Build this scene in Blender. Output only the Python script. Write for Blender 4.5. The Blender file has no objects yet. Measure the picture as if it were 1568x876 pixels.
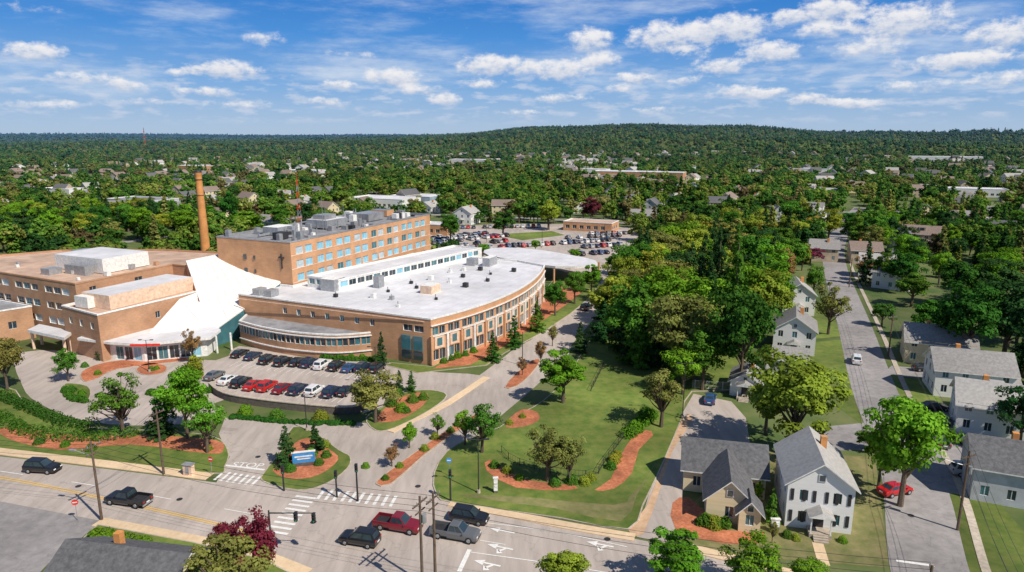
import bpy, bmesh, math, random
import numpy as np
from mathutils import Vector, Matrix
random.seed(7); rng=np.random.default_rng(7)
scene=bpy.context.scene
# ------------------------------------------------------------------ survey helpers
CAMH=45.0; FOC=1045.0; PIT=math.radians(12.5); CP,SP=math.cos(PIT),math.sin(PIT)
def G(u,v,h=0.0):
    """surveyed position of a point of known height h -> world XY"""
    x=(u-784)/FOC; y=(438-v)/FOC
    Z=-SP+y*CP; Y=CP+y*SP
    t=(CAMH-h)/(-Z)
    return Vector((x*t,Y*t))
def GP(l,h=0.0): return [G(u,v,h) for u,v in l]
def height_at(pt,vtop):
    y=(438-vtop)/FOC; Z=-SP+y*CP; Y=CP+y*SP
    return CAMH+Z*pt.y/Y
def cr(P,n=4,closed=True):
    out=[];N=len(P)
    for i in range(N if closed else N-1):
        g=lambda k:P[k%N] if closed else P[min(max(k,0),N-1)]
        p0,p1,p2,p3=g(i-1),g(i),g(i+1),g(i+2)
        for k in range(n):
            t=k/n
            out.append(0.5*((2*p1)+(p2-p0)*t+(2*p0-5*p1+4*p2-p3)*t*t+(3*p1-p0-3*p2+p3)*t**3))
    if not closed: out.append(P[-1])
    return out
def inpoly(x,y,poly):
    c=False;j=len(poly)-1
    for i in range(len(poly)):
        xi,yi=poly[i];xj,yj=poly[j]
        if (yi>y)!=(yj>y) and x<(xj-xi)*(y-yi)/(yj-yi)+xi: c=not c
        j=i
    return c
def link(o,parent=None):
    scene.collection.objects.link(o)
    if parent: o.parent=parent
    return o
# ------------------------------------------------------------------ materials
def newmat(name):
    m=bpy.data.materials.new(name); m.use_nodes=True; nt=m.node_tree; nt.nodes.clear()
    return m,nt
def N(nt,t,**k):
    n=nt.nodes.new(t)
    for a,b in k.items(): setattr(n,a,b)
    return n
def setin(n,i,v): n.inputs[i].default_value=v
def mixc(nt,a,b,f,blend='MIX'):
    n=N(nt,'ShaderNodeMix',data_type='RGBA',blend_type=blend)
    for sock,val in ((n.inputs[0],f),(n.inputs[6],a),(n.inputs[7],b)):
        if hasattr(val,'links'): nt.links.new(val,sock)
        else: sock.default_value=val if not isinstance(val,tuple) else (*val[:3],1)
    return n.outputs[2]
def M(name,col,col2=None,rough=.85,scale=1.0,big=.06,bigamt=.25,spec=.3,metal=0,bump=0,stretch=None,cracks=0,seams=None,patch=0):
    m,nt=newmat(name); L=nt.links.new
    geo=N(nt,'ShaderNodeNewGeometry')
    src=geo.outputs['Position']
    if stretch:
        mp=N(nt,'ShaderNodeMapping'); L(src,mp.inputs[0]); setin(mp,'Scale',stretch); mp.inputs['Rotation'].default_value=(0,0,math.radians(24)); src=mp.outputs[0]
    n1=N(nt,'ShaderNodeTexNoise'); setin(n1,'Scale',scale); setin(n1,'Detail',6); setin(n1,'Roughness',.65); L(src,n1.inputs['Vector'])
    r=N(nt,'ShaderNodeMapRange'); L(n1.outputs[0],r.inputs[0]); setin(r,1,.35); setin(r,2,.65)
    if col2 is None: col2=tuple(min(1,c*1.25) for c in col); col=tuple(c*.85 for c in col)
    c=mixc(nt,col,col2,r.outputs[0])
    n2=N(nt,'ShaderNodeTexNoise'); setin(n2,'Scale',big); setin(n2,'Detail',4); L(geo.outputs['Position'],n2.inputs['Vector'])
    r2=N(nt,'ShaderNodeMapRange'); L(n2.outputs[0],r2.inputs[0]); setin(r2,1,.3); setin(r2,2,.7); setin(r2,3,1-bigamt); setin(r2,4,1+bigamt)
    vm=N(nt,'ShaderNodeVectorMath',operation='SCALE'); L(c,vm.inputs[0]); L(r2.outputs[0],vm.inputs['Scale'])
    out=vm.outputs[0]
    if cracks:   # hairline cracks
        n3=N(nt,'ShaderNodeTexNoise'); setin(n3,'Scale',.35); setin(n3,'Detail',5); L(geo.outputs['Position'],n3.inputs['Vector'])
        ad=N(nt,'ShaderNodeVectorMath',operation='MULTIPLY_ADD'); L(n3.outputs['Color'],ad.inputs[0]); ad.inputs[1].default_value=(6,6,0); L(geo.outputs['Position'],ad.inputs[2])
        vo=N(nt,'ShaderNodeTexVoronoi',feature='DISTANCE_TO_EDGE'); setin(vo,'Scale',cracks); L(ad.outputs[0],vo.inputs['Vector'])
        cm=N(nt,'ShaderNodeMapRange'); L(vo.outputs[0],cm.inputs[0]); setin(cm,1,.003); setin(cm,2,.012); setin(cm,3,.84); setin(cm,4,1.)
        v2=N(nt,'ShaderNodeVectorMath',operation='SCALE'); L(out,v2.inputs[0]); L(cm.outputs[0],v2.inputs['Scale']); out=v2.outputs[0]
    if seams:
        mp=N(nt,'ShaderNodeMapping'); L(geo.outputs['Position'],mp.inputs[0]); mp.inputs['Rotation'].default_value=(0,0,math.radians(-66)); br=N(nt,'ShaderNodeTexBrick'); L(mp.outputs[0],br.inputs[0])
        setin(br,'Color1',(1,1,1,1)); setin(br,'Color2',(.955,.955,.95,1)); setin(br,'Mortar',(.78,.78,.79,1)); setin(br,'Scale',1.0); setin(br,'Brick Width',seams*4); setin(br,'Row Height',seams); setin(br,'Mortar Size',.06)
        out=mixc(nt,out,br.outputs[0],1.,'MULTIPLY')
    b=N(nt,'ShaderNodeBsdfPrincipled'); L(out,b.inputs['Base Color']); setin(b,'Roughness',rough); setin(b,'Metallic',metal); setin(b,'Specular IOR Level',spec)
    if bump:
        bp=N(nt,'ShaderNodeBump'); setin(bp,'Strength',bump); setin(bp,'Distance',.1); L(n1.outputs[0],bp.inputs['Height']); L(bp.outputs[0],b.inputs['Normal'])
    o=N(nt,'ShaderNodeOutputMaterial'); L(b.outputs[0],o.inputs[0])
    return m
def brickmat(name,c1,c2,mortar):
    m,nt=newmat(name); L=nt.links.new
    geo=N(nt,'ShaderNodeNewGeometry'); sep=N(nt,'ShaderNodeSeparateXYZ'); L(geo.outputs['Position'],sep.inputs[0])
    ad=N(nt,'ShaderNodeMath',operation='ADD'); L(sep.outputs[0],ad.inputs[0]); L(sep.outputs[1],ad.inputs[1])
    cb=N(nt,'ShaderNodeCombineXYZ'); L(ad.outputs[0],cb.inputs[0]); L(sep.outputs[2],cb.inputs[1])
    br=N(nt,'ShaderNodeTexBrick'); L(cb.outputs[0],br.inputs[0]); setin(br,'Color1',(*c1,1)); setin(br,'Color2',(*c2,1)); setin(br,'Mortar',(*mortar,1)); setin(br,'Scale',1.0)
    setin(br,'Brick Width',.6); setin(br,'Row Height',.22); setin(br,'Mortar Size',.02)
    n2=N(nt,'ShaderNodeTexNoise'); setin(n2,'Scale',.35); setin(n2,'Detail',6); L(geo.outputs['Position'],n2.inputs['Vector'])
    r2=N(nt,'ShaderNodeMapRange'); L(n2.outputs[0],r2.inputs[0]); setin(r2,1,.3); setin(r2,2,.7); setin(r2,3,.84); setin(r2,4,1.12)
    vm=N(nt,'ShaderNodeVectorMath',operation='SCALE'); L(br.outputs[0],vm.inputs[0]); L(r2.outputs[0],vm.inputs['Scale'])
    b=N(nt,'ShaderNodeBsdfPrincipled'); L(vm.outputs[0],b.inputs['Base Color']); setin(b,'Roughness',.9); setin(b,'Specular IOR Level',.2)
    o=N(nt,'ShaderNodeOutputMaterial'); L(b.outputs[0],o.inputs[0]); return m
def glassmat(name,col,rough=.08):
    m,nt=newmat(name); L=nt.links.new
    geo=N(nt,'ShaderNodeNewGeometry'); n=N(nt,'ShaderNodeTexNoise'); setin(n,'Scale',.6); L(geo.outputs['Position'],n.inputs['Vector'])
    c=mixc(nt,tuple(x*.6 for x in col),tuple(min(1,x*1.4) for x in col),n.outputs[0])
    b=N(nt,'ShaderNodeBsdfPrincipled'); L(c,b.inputs['Base Color']); setin(b,'Roughness',rough); setin(b,'Specular IOR Level',.8)
    o=N(nt,'ShaderNodeOutputMaterial'); L(b.outputs[0],o.inputs[0]); return m
def paintmat(name):
    m,nt=newmat(name); L=nt.links.new
    oi=N(nt,'ShaderNodeObjectInfo'); b=N(nt,'ShaderNodeBsdfPrincipled'); L(oi.outputs['Color'],b.inputs['Base Color'])
    setin(b,'Roughness',.32); setin(b,'Coat Weight',.6); setin(b,'Coat Roughness',.06)
    o=N(nt,'ShaderNodeOutputMaterial'); L(b.outputs[0],o.inputs[0]); return m
def leafmat(name,far=False):
    m,nt=newmat(name); L=nt.links.new
    oi=N(nt,'ShaderNodeObjectInfo'); at=N(nt,'ShaderNodeAttribute',attribute_name='tone')
    geo=N(nt,'ShaderNodeNewGeometry')
    if far:
        ra=N(nt,'ShaderNodeValToRGB'); cr_=ra.color_ramp; cr_.interpolation='LINEAR'
        cols=[(0,(.028,.080,.022)),(.18,(.048,.125,.024)),(.38,(.082,.185,.028)),(.56,(.13,.235,.034)),(.72,(.19,.265,.042)),(.86,(.23,.25,.06)),(.94,(.22,.215,.07)),(.99,(.14,.11,.05))]
        while len(cr_.elements)<len(cols): cr_.elements.new(.5)
        for e,(p,c) in zip(cr_.elements,cols): e.position=p; e.color=(*c,1)
        L(oi.outputs['Random'],ra.inputs[0]); base=ra.outputs[0]
        nz=N(nt,'ShaderNodeTexNoise'); setin(nz,'Scale',.007); setin(nz,'Detail',4); L(geo.outputs['Position'],nz.inputs['Vector'])
        nr=N(nt,'ShaderNodeMapRange'); L(nz.outputs[0],nr.inputs[0]); setin(nr,1,.35); setin(nr,2,.65); setin(nr,3,.72); setin(nr,4,1.25)
        vs=N(nt,'ShaderNodeVectorMath',operation='SCALE'); L(base,vs.inputs[0]); L(nr.outputs[0],vs.inputs['Scale']); base=vs.outputs[0]
    else:
        hs=N(nt,'ShaderNodeHueSaturation'); L(oi.outputs['Color'],hs.inputs['Color'])
        mr=N(nt,'ShaderNodeMapRange'); L(oi.outputs['Random'],mr.inputs[0]); setin(mr,3,.485); setin(mr,4,.515); L(mr.outputs[0],hs.inputs['Hue'])
        base=hs.outputs[0]
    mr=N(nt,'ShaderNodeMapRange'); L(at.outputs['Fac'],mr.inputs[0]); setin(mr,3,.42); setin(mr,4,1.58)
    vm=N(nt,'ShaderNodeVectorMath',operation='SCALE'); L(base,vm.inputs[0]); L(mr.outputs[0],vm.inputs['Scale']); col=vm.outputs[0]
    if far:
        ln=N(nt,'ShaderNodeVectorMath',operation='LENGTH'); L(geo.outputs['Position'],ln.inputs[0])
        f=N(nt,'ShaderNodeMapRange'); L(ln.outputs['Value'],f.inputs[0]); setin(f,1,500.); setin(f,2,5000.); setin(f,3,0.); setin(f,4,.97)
        col=mixc(nt,col,(.135,.27,.42),f.outputs[0])  # aerial haze painted into the leaf colour, bluer with distance from the origin
    d=N(nt,'ShaderNodeBsdfDiffuse'); L(col,d.inputs[0]); t=N(nt,'ShaderNodeBsdfTranslucent'); L(col,t.inputs[0])
    mx=N(nt,'ShaderNodeMixShader'); setin(mx,0,.32); L(d.outputs[0],mx.inputs[1]); L(t.outputs[0],mx.inputs[2])
    o=N(nt,'ShaderNodeOutputMaterial'); L(mx.outputs[0],o.inputs[0]); return m
m_leaf=leafmat('foliage'); m_leaff=leafmat('foliage_far_hazed',True)
m_bark=M('bark',(.12,.09,.065),scale=4)
m_ground=M('ground_green',(.06,.11,.024),(.15,.165,.06),scale=.12,big=.01,bigamt=.3)
m_grass=M('grass',(.085,.145,.022),(.175,.20,.045),scale=.55,big=.05,bigamt=.45)
m_grassd=M('dry_grass',(.13,.15,.045),(.26,.22,.10),scale=.5,big=.1,bigamt=.3)
m_mulch=M('mulch',(.34,.11,.05),(.54,.20,.10),scale=2.5,big=.3,bigamt=.3)
m_dirt=M('dirt',(.48,.30,.18),(.60,.41,.26),scale=1.,big=.15,bigamt=.25)
m_asph=M('asphalt_weathered',(.38,.325,.285),(.48,.415,.365),scale=.9,big=.05,bigamt=.17,stretch=(1,.15,1),cracks=.13)
m_asphd=M('asphalt_grey',(.24,.225,.22),(.33,.305,.295),scale=.8,big=.06,bigamt=.22,cracks=.16)
m_walk=M('concrete_walk',(.62,.45,.28),(.72,.55,.36),scale=1.5,bigamt=.15)
m_conc=M('concrete',(.42,.36,.29),scale=2)
m_white=M('road_paint_white',(.66,.64,.60),(.84,.83,.80),scale=5,bigamt=.1)
m_yellow=M('road_paint_yellow',(.65,.38,.05),(.8,.5,.08),scale=5)
m_brick=brickmat('tan_brick',(.56,.285,.14),(.63,.335,.175),(.56,.37,.24))
m_brick2=brickmat('brown_brick',(.44,.235,.13),(.51,.285,.165),(.47,.32,.22))
m_chim=brickmat('chimney_brick',(.62,.25,.07),(.74,.32,.10),(.55,.32,.16))
m_roofw=M('white_membrane_roof',(.62,.61,.62),(.75,.74,.75),scale=.35,big=.09,bigamt=.12,rough=.6,seams=3.0)
m_roofg=M('grey_roof',(.20,.20,.215),(.31,.31,.32),scale=.5,big=.15,bigamt=.2)
m_rooft=M('tan_gravel_roof',(.46,.31,.23),(.58,.41,.30),scale=.5,big=.15,bigamt=.25)
m_trim=M('white_trim',(.72,.71,.68),scale=2,bigamt=.05)
m_cream=M('cream_panel',(.72,.52,.38),scale=1.5,bigamt=.1)
m_metal=M('grey_metal',(.36,.37,.38),rough=.45,metal=.4,scale=2)
m_dark=M('dark_metal',(.035,.035,.038),rough=.5,scale=3)
m_gb=glassmat('glass_blue',(.24,.52,.66)); m_gd=glassmat('glass_dark',(.03,.05,.065)); m_gt=glassmat('glass_teal',(.06,.17,.20)); m_blind=glassmat('glass_blinds',(.45,.54,.58),.25)
m_paint=paintmat('car_paint'); m_rubber=M('rubber',(.025,.025,.025),scale=5)
m_wall=M('white_siding',(.74,.73,.71),(.80,.79,.77),scale=.4,bigamt=.04,stretch=(.3,.3,9))
m_wallc=M('cream_siding',(.66,.55,.34),(.74,.62,.42),scale=.4,bigamt=.05,stretch=(.3,.3,9))
m_wallg=M('grey_siding',(.46,.47,.48),scale=.4,bigamt=.05)
m_wallb=M('blue_siding',(.28,.36,.44),scale=.4,bigamt=.05)
m_wallt=M('tan_siding',(.46,.37,.27),scale=.4,bigamt=.05)
m_shg=M('grey_shingle',(.22,.21,.20),(.33,.315,.30),scale=2.2,bigamt=.12)
m_shd=M('dark_shingle',(.085,.085,.09),(.15,.15,.155),scale=2.2,bigamt=.15)
m_shb=M('brown_shingle',(.20,.15,.125),(.29,.22,.185),scale=2.2,bigamt=.12)
m_shl=M('light_shingle',(.33,.315,.30),(.44,.425,.40),scale=2.2,bigamt=.12)
m_wood=M('pole_wood',(.13,.09,.065),scale=3)
m_stone=M('retaining_wall_block',(.10,.085,.075),(.17,.14,.12),scale=2.5)
m_blue=M('sign_blue',(.06,.28,.62),rough=.4,scale=2); m_red=M('red_paint',(.62,.04,.03),scale=2); m_tail=M('tail_light',(.4,.02,.02),rough=.2)
m_yelp=M('signal_yellow',(.7,.45,.03),scale=2); m_green=M('signal_green',(.05,.6,.25),scale=2)
# ------------------------------------------------------------------ mesh builder
class MB:
    def __init__(s): s.v=[];s.f=[];s.m=[];s.mats=[]
    def mi(s,m):
        if m not in s.mats: s.mats.append(m)
        return s.mats.index(m)
    def face(s,pts,m):
        b=len(s.v); s.v+= [tuple(p) for p in pts]; s.f.append(tuple(range(b,b+len(pts)))); s.m.append(s.mi(m))
    def box(s,c,size,m,yaw=0.,mtop=None):
        cx,cy,cz=c; x,y,z=[k/2 for k in size]; ca,sa=math.cos(yaw),math.sin(yaw)
        P=[(cx+i*x*ca-j*y*sa,cy+i*x*sa+j*y*ca,cz+k*z) for k in(-1,1) for j in(-1,1) for i in(-1,1)]
        for q,mm in (((0,2,3,1),m),((4,5,7,6),mtop or m),((0,1,5,4),m),((1,3,7,5),m),((3,2,6,7),m),((2,0,4,6),m)):
            s.face([P[i] for i in q],mm)
    def cyl(s,p0,p1,r0,r1,m,n=8,cap=True):
        p0,p1=Vector(p0),Vector(p1); d=(p1-p0).normalized(); a=d.orthogonal().normalized(); b=d.cross(a)
        A=[p0+(a*math.cos(2*math.pi*i/n)+b*math.sin(2*math.pi*i/n))*r0 for i in range(n)]
        B=[p1+(a*math.cos(2*math.pi*i/n)+b*math.sin(2*math.pi*i/n))*r1 for i in range(n)]
        for i in range(n): j=(i+1)%n; s.face([A[i],A[j],B[j],B[i]],m)
        if cap: s.face(B,m); s.face(A[::-1],m)
    def obj(s,name,parent=None,loc=None,yaw=0,smooth=False):
        me=bpy.data.meshes.new(name); me.from_pydata(s.v,[],s.f)
        for m in s.mats: me.materials.append(m)
        me.polygons.foreach_set('material_index',s.m); me.update()
        o=bpy.data.objects.new(name,me); link(o,parent)
        if loc: o.location=loc
        o.rotation_euler[2]=yaw
        return o
def empty(name,loc=(0,0,0)):
    o=bpy.data.objects.new(name,None); link(o); o.location=loc; o.empty_display_size=.5; return o
def facade(mb,P0,P1,z0,z1,cols,rows,wm,gms,fm=None,depth=.2,mull=1):
    P0=Vector(P0[:2]);P1=Vector(P1[:2]); L=(P1-P0).length; d=(P1-P0)/L; n=Vector((d.y,-d.x))
    cols=[c for c in cols if c[0]>0.01 and c[1]<L-.01]
    S=sorted(set([0,L]+[round(x,4) for c in cols for x in c])); Z=sorted(set([z0,z1]+[x for r in rows for x in r]))
    def pt(s,z,o=0): q=P0+d*s+n*o; return (q.x,q.y,z)
    if not cols or not rows: mb.face([pt(0,z0),pt(L,z0),pt(L,z1),pt(0,z1)],wm); return
    for j in range(len(Z)-1):
        a,b=Z[j],Z[j+1]; zm=(a+b)/2; isr=any(r[0]<zm<r[1] for r in rows)
        if not isr: mb.face([pt(0,a),pt(L,a),pt(L,b),pt(0,b)],wm); continue
        for i in range(len(S)-1):
            s0,s1=S[i],S[i+1]; sm=(s0+s1)/2
            if any(c[0]<sm<c[1] for c in cols):
                g=random.choice(gms); D=-depth
                mb.face([pt(s0,a,D),pt(s1,a,D),pt(s1,b,D),pt(s0,b,D)],g)
                rm=fm or wm
                mb.face([pt(s0,a),pt(s1,a),pt(s1,a,D),pt(s0,a,D)],rm); mb.face([pt(s0,b,D),pt(s1,b,D),pt(s1,b),pt(s0,b)],rm)
                mb.face([pt(s0,a),pt(s0,a,D),pt(s0,b,D),pt(s0,b)],rm); mb.face([pt(s1,a,D),pt(s1,a),pt(s1,b),pt(s1,b,D)],rm)
                if fm:
                    w=.06
                    for k in range(1,mull+1):
                        x=s0+(s1-s0)*k/(mull+1); E=D+.05
                        mb.face([pt(x-w/2,a,E),pt(x+w/2,a,E),pt(x+w/2,b,E),pt(x-w/2,b,E)],fm)
            else: mb.face([pt(s0,a),pt(s1,a),pt(s1,b),pt(s0,b)],wm)
def offset(poly,t):
    n=len(poly);out=[]
    for i in range(n):
        p0,p1,p2=poly[i-1],poly[i],poly[(i+1)%n]
        d1=(p1-p0).normalized();d2=(p2-p1).normalized(); n1=Vector((-d1.y,d1.x));n2=Vector((-d2.y,d2.x))
        bs=(n1+n2); 
        if bs.length<1e-4: bs=n1
        bs.normalize(); out.append(p1+bs*(t/max(.35,bs.dot(n1))))
    return out
def flatface(mb,poly,z,m):
    bm=bmesh.new(); vs=[bm.verts.new((p.x,p.y,z)) for p in poly]; f=bm.faces.new(vs); bm.normal_update()
    if f.normal.z<0: f.normal_flip()
    r=bmesh.ops.triangulate(bm,faces=[f])
    for g in r['faces']: mb.face([tuple(v.co) for v in g.verts],m)
    bm.free()
def block(mb,poly,z0,z1,wm,rm,capm=None,spec={},drop=.45,t=.3):
    capm=capm or m_trim; n=len(poly)
    for i in range(n):
        A,B=poly[i],poly[(i+1)%n]; sp=spec.get(i) or spec.get('all')
        if sp: facade(mb,A,B,z0,z1,sp[0]((B-A).length) if callable(sp[0]) else sp[0],sp[1],wm,sp[2],*sp[3:])
        else: facade(mb,A,B,z0,z1,[],[],wm,[])
    out=offset(poly,-.08); inn=offset(poly,t)
    for i in range(n):
        j=(i+1)%n
        mb.face([(*out[i],z1+.02),(*out[j],z1+.02),(*inn[j],z1+.02),(*inn[i],z1+.02)],capm)
        mb.face([(*out[i],z1-.28),(*out[j],z1-.28),(*out[j],z1+.02),(*out[i],z1+.02)],capm)
        mb.face([(*inn[j],z1-drop),(*inn[i],z1-drop),(*inn[i],z1+.02),(*inn[j],z1+.02)],capm)
    flatface(mb,inn,z1-drop,rm)
def rep(w,gap,start=1.2):
    def f(L):
        out=[];s=start
        while s+w<L-.5: out.append((s,s+w)); s+=w+gap
        return out
    return f
# ------------------------------------------------------------------ ground pieces
def sheet(name,poly,z,m,sm=0):
    if sm: poly=cr(poly,sm)
    mb=MB(); flatface(mb,poly,z,m); return mb.obj(name)
def island(name,poly,m,z0=0.0,h=.14,sm=4,kerb=.16):
    if sm: poly=cr(poly,sm)
    a=sum(poly[i-1].x*poly[i].y-poly[i].x*poly[i-1].y for i in range(len(poly)))
    if a<0: poly=poly[::-1]
    mb=MB(); inn=offset(poly,kerb); n=len(poly)
    for i in range(n):
        j=(i+1)%n
        mb.face([(*poly[i],z0),(*poly[j],z0),(*poly[j],h),(*poly[i],h)],m_conc)
        mb.face([(*poly[i],h),(*poly[j],h),(*inn[j],h),(*inn[i],h)],m_conc)
    flatface(mb,inn,h,m); return mb.obj(name)
def ribbon(name,pts,w,z,m,h=None,mb=None):
    own=mb is None; mb=mb or MB(); n=len(pts); Lp=[];Rp=[]
    for i,p in enumerate(pts):
        d=(pts[min(i+1,n-1)]-pts[max(i-1,0)]).normalized(); nn=Vector((-d.y,d.x)); ww=(w[i] if isinstance(w,(list,tuple)) else w)/2
        Lp.append(p+nn*ww);Rp.append(p-nn*ww)
    for i in range(n-1):
        mb.face([(*Rp[i],z),(*Rp[i+1],z),(*Lp[i+1],z),(*Lp[i],z)],m)
        if h:
            mb.face([(*Rp[i],z-h),(*Rp[i+1],z-h),(*Rp[i+1],z),(*Rp[i],z)],m); mb.face([(*Lp[i+1],z-h),(*Lp[i],z-h),(*Lp[i],z),(*Lp[i+1],z)],m)
    if own: return mb.obj(name)
def resample(pts,step):
    out=[pts[0]];acc=0
    for i in range(len(pts)-1):
        a,b=pts[i],pts[i+1];L=(b-a).length;
        if L<1e-6: continue
        s=step-acc
        while s<=L: out.append(a+(b-a)*(s/L)); s+=step
        acc=(acc+L)%step
    return out
# ---- terrain
def sst(x): x=min(1,max(0,x)); return x*x*(3-2*x)
def terr(x,y):
    r=math.hypot(x,y)
    if r<700: return 0.0
    h=(20+7*math.sin(x/650+1)+4*math.sin(x/240))*sst((r-3300)/2300)
    w=sst((x+850)/1050)*(1-.42*sst((x-800)/500))*(1-.4*sst((x-2100)/700))
    h+=60*w*math.exp(-((y-2700)/750)**2)*(1+.08*math.sin(x/190)+.05*math.sin(x/71+1))
    h+=9*sst((r-900)/900)*(1+math.sin(x/390+y/510)*math.sin(y/330-x/800))
    return h
def terrain():
    a=np.linspace(-1,1,170); ax=np.sign(a)*(np.abs(a)**2.6)*9500; ay=ax
    verts=[(x,y,terr(x,y)) for y in ay for x in ax]; n=len(ax)
    faces=[(j*n+i,j*n+i+1,(j+1)*n+i+1,(j+1)*n+i) for j in range(n-1) for i in range(n-1)]
    me=bpy.data.meshes.new('ground'); me.from_pydata(verts,[],faces); me.materials.append(m_ground); link(bpy.data.objects.new('ground',me))
terrain()
Z1,Z2,Z3,Z4,Z5=.012,.024,.036,.048,.06
# roads
main=GP([(-330,655),(0,699),(160,718),(330,739),(400,750),(560,755),(668,762),(760,788),(975,826),(1110,853),(1260,893),(1500,965),(1500,1250),(1000,1010),(700,935),(490,885),(400,851),(300,826),(150,797),(0,768),(-330,715)])
sheet('main_road',main,Z2,m_asph)
sheet('side_road',GP([(-330,720),(0,765),(160,796),(75,862),(10,930),(-330,930)]),Z1,m_asphd)
ent_c=cr(GP([(600,775),(612,735),(655,682),(712,632),(770,588),(830,537),(880,487),(915,448),(938,420),(955,398),(975,380)]),4,False)
ent_w=[22-10*min(1,i/10) - (2.5 if i>20 else 0) for i in range(len(ent_c))]
ribbon('entrance_road',ent_c,ent_w,Z1,m_asph)
sheet('forecourt_road',GP([(30,540),(160,540),(330,552),(366,530),(470,548),(585,553),(640,568),(742,576),(705,602),(680,612),(600,600),(560,632),(345,612),(328,640),(240,652),(130,645),(60,618),(34,590)]),Z3,m_asph,3)
sheet('forecourt_road',GP([(345,640),(560,648),(640,640),(680,655),(600,700),(560,770),(400,752),(330,742),(352,700),(335,665)]),Z4,m_asph)
street=cr(GP([(1500,1130),(1424,876),(1394,720),(1340,600),(1309,500),(1277,400),(1284,362),(1302,335),(1318,318)]),6,False)
ribbon('residential_street',street,7.6,Z3,m_asphd)
side=[p+Vector((.91,-.41))*5.4 for p in street[:34]]; ribbon('sidewalk',side,.9,.08,m_conc,h=.07)
sheet('driveway',GP([(1245,655),(1350,645),(1352,690),(1235,690)]),Z1,m_asphd)
sheet('driveway',GP([(1425,620),(1475,640),(1530,700),(1520,760),(1445,755),(1430,690)]),Z1,m_asphd)
sheet('driveway',GP([(1365,560),(1430,566),(1440,580),(1350,575)]),Z1,m_asphd)
sheet('parking_lot',GP([(1062,603),(1120,615),(1142,640),(1150,690),(1052,700),(1045,760),(1030,790),(1110,822),(1100,850),(975,822),(1010,700),(1035,650)]),Z1,m_asph)
sheet('dirt_path',GP([(1045,640),(1020,700),(990,775),(962,812),(985,818),(1012,745),(1030,690),(1062,640)]),Z3,m_dirt,2)
lot=GP([(640,400),(648,350),(760,343),(880,343),(985,350),(968,382),(940,402),(900,425),(850,412),(740,398)])
sheet('parking_lot',lot,Z1,m_asph)
sheet('lawn',GP([(755,359),(845,354),(865,360),(800,368)]),Z3,m_grass)
# sidewalks along the main road
ribbon('sidewalk',cr(GP([(-250,662),(0,692),(160,711),(322,731)]),4,False),1.8,.13,m_walk,h=.12)
ribbon('sidewalk',cr(GP([(688,772),(760,784),(870,806),(972,824)]),4,False),1.5,.13,m_walk,h=.12)
ribbon('sidewalk',cr(GP([(150,800),(300,829),(400,853),(470,880)]),4,False),1.8,.13,m_walk,h=.12)
ribbon('sidewalk',cr(GP([(1050,838),(1120,856),(1260,892)]),4,False),1.5,.13,m_walk,h=.12)
ribbon('sidewalk',cr(GP([(598,662),(640,640),(685,618),(745,578)]),4,False),1.4,.13,m_walk,h=.12)
# lawns / planting islands
island('lawn',GP([(-200,560),(0,590),(34,612),(70,634),(140,655),(240,660),(325,668),(350,690),(345,715),(325,726),(160,707),(0,688),(-200,665)]),m_grass,h=.12,sm=3)
sheet('mulch_bed',GP([(10,655),(120,668),(230,668),(330,675),(342,690),(320,696),(200,682),(90,690),(10,672)]),.14,m_mulch,3)
island('lawn',GP([(402,738),(406,722),(432,688),(448,655),(480,662),(520,690),(537,700),(533,718),(500,742),(455,752)]),m_grass,sm=3)
sheet('mulch_bed',GP([(418,722),(440,690),(470,672),(505,690),(518,705),(490,728),(450,735)]),.16,m_mulch,3)
island('lawn',GP([(560,640),(590,622),(620,602),(660,598),(685,606),(660,628),(605,656),(575,660)]),m_grass,sm=3)
sheet('mulch_bed',GP([(575,645),(600,618),(630,604),(655,604),(648,622),(610,645)]),.16,m_mulch,3)
island('median_island',GP([(575,742),(588,728),(640,690),(690,655),(735,632),(742,637),(700,662),(650,698),(600,742)]),m_mulch,sm=2)
island('median_island',GP([(772,594),(790,572),(815,552),(828,552),(815,572),(792,592)]),m_mulch,sm=2)
island('planting_island',GP([(125,570),(160,556),(225,549),(300,549),(260,556),(180,566),(150,580),(128,585)]),m_mulch,sm=3)
island('planting_island',GP([(208,566),(228,557),(255,561),(250,572),(220,575)]),m_mulch,sm=3)
island('planting_island',GP([(100,588),(135,592),(138,610),(118,615),(102,600)]),m_grass,sm=3)
island('lawn',GP([(668,760),(664,725),(684,692),(720,672),(765,655),(790,635),(815,625),(848,600),(880,560),(920,500),(990,470),(1130,540),(1150,595),(1060,600),(1045,640),(1018,705),(985,775),(962,812),(860,795),(700,772)]),m_grass,sm=2)
sheet('mulch_bed',GP([(780,642),(800,628),(822,632),(825,645),(800,655),(775,655)]),.15,m_mulch,2)
sheet('mulch_bed',GP([(940,750),(910,752),(935,735),(950,700),(968,672),(990,660),(1000,668),(978,690),(968,725)]),.15,m_mulch,2)
sheet('mulch_bed',GP([(750,705),(800,735),(880,745),(870,752),(790,748),(745,722)]),.15,m_mulch,2)
sheet('dry_grass',GP([(700,760),(850,780),(950,800),(975,760),(1010,700),(985,740),(965,760),(940,775),(800,762)]),.145,m_grassd,2)
island('lawn',GP([(590,560),(640,572),(745,560),(775,540),(830,510),(875,480),(905,455),(925,425),(850,425),(838,440),(800,470),(740,520),(662,562),(600,556)]),m_grass,sm=1)
sheet('mulch_bed',GP([(662,566),(720,560),(758,540),(820,500),(870,465),(895,445),(860,440),(800,478),(740,525)]),.155,m_mulch,1)
island('lawn',GP([(60,900),(100,850),(150,804),(300,832),(400,856),(460,885),(400,930)]),m_grass,sm=1)
sheet('dry_grass',GP([(90,870),(130,835),(165,815),(180,822),(150,850),(120,880)]),.16,m_grassd,2)
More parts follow.
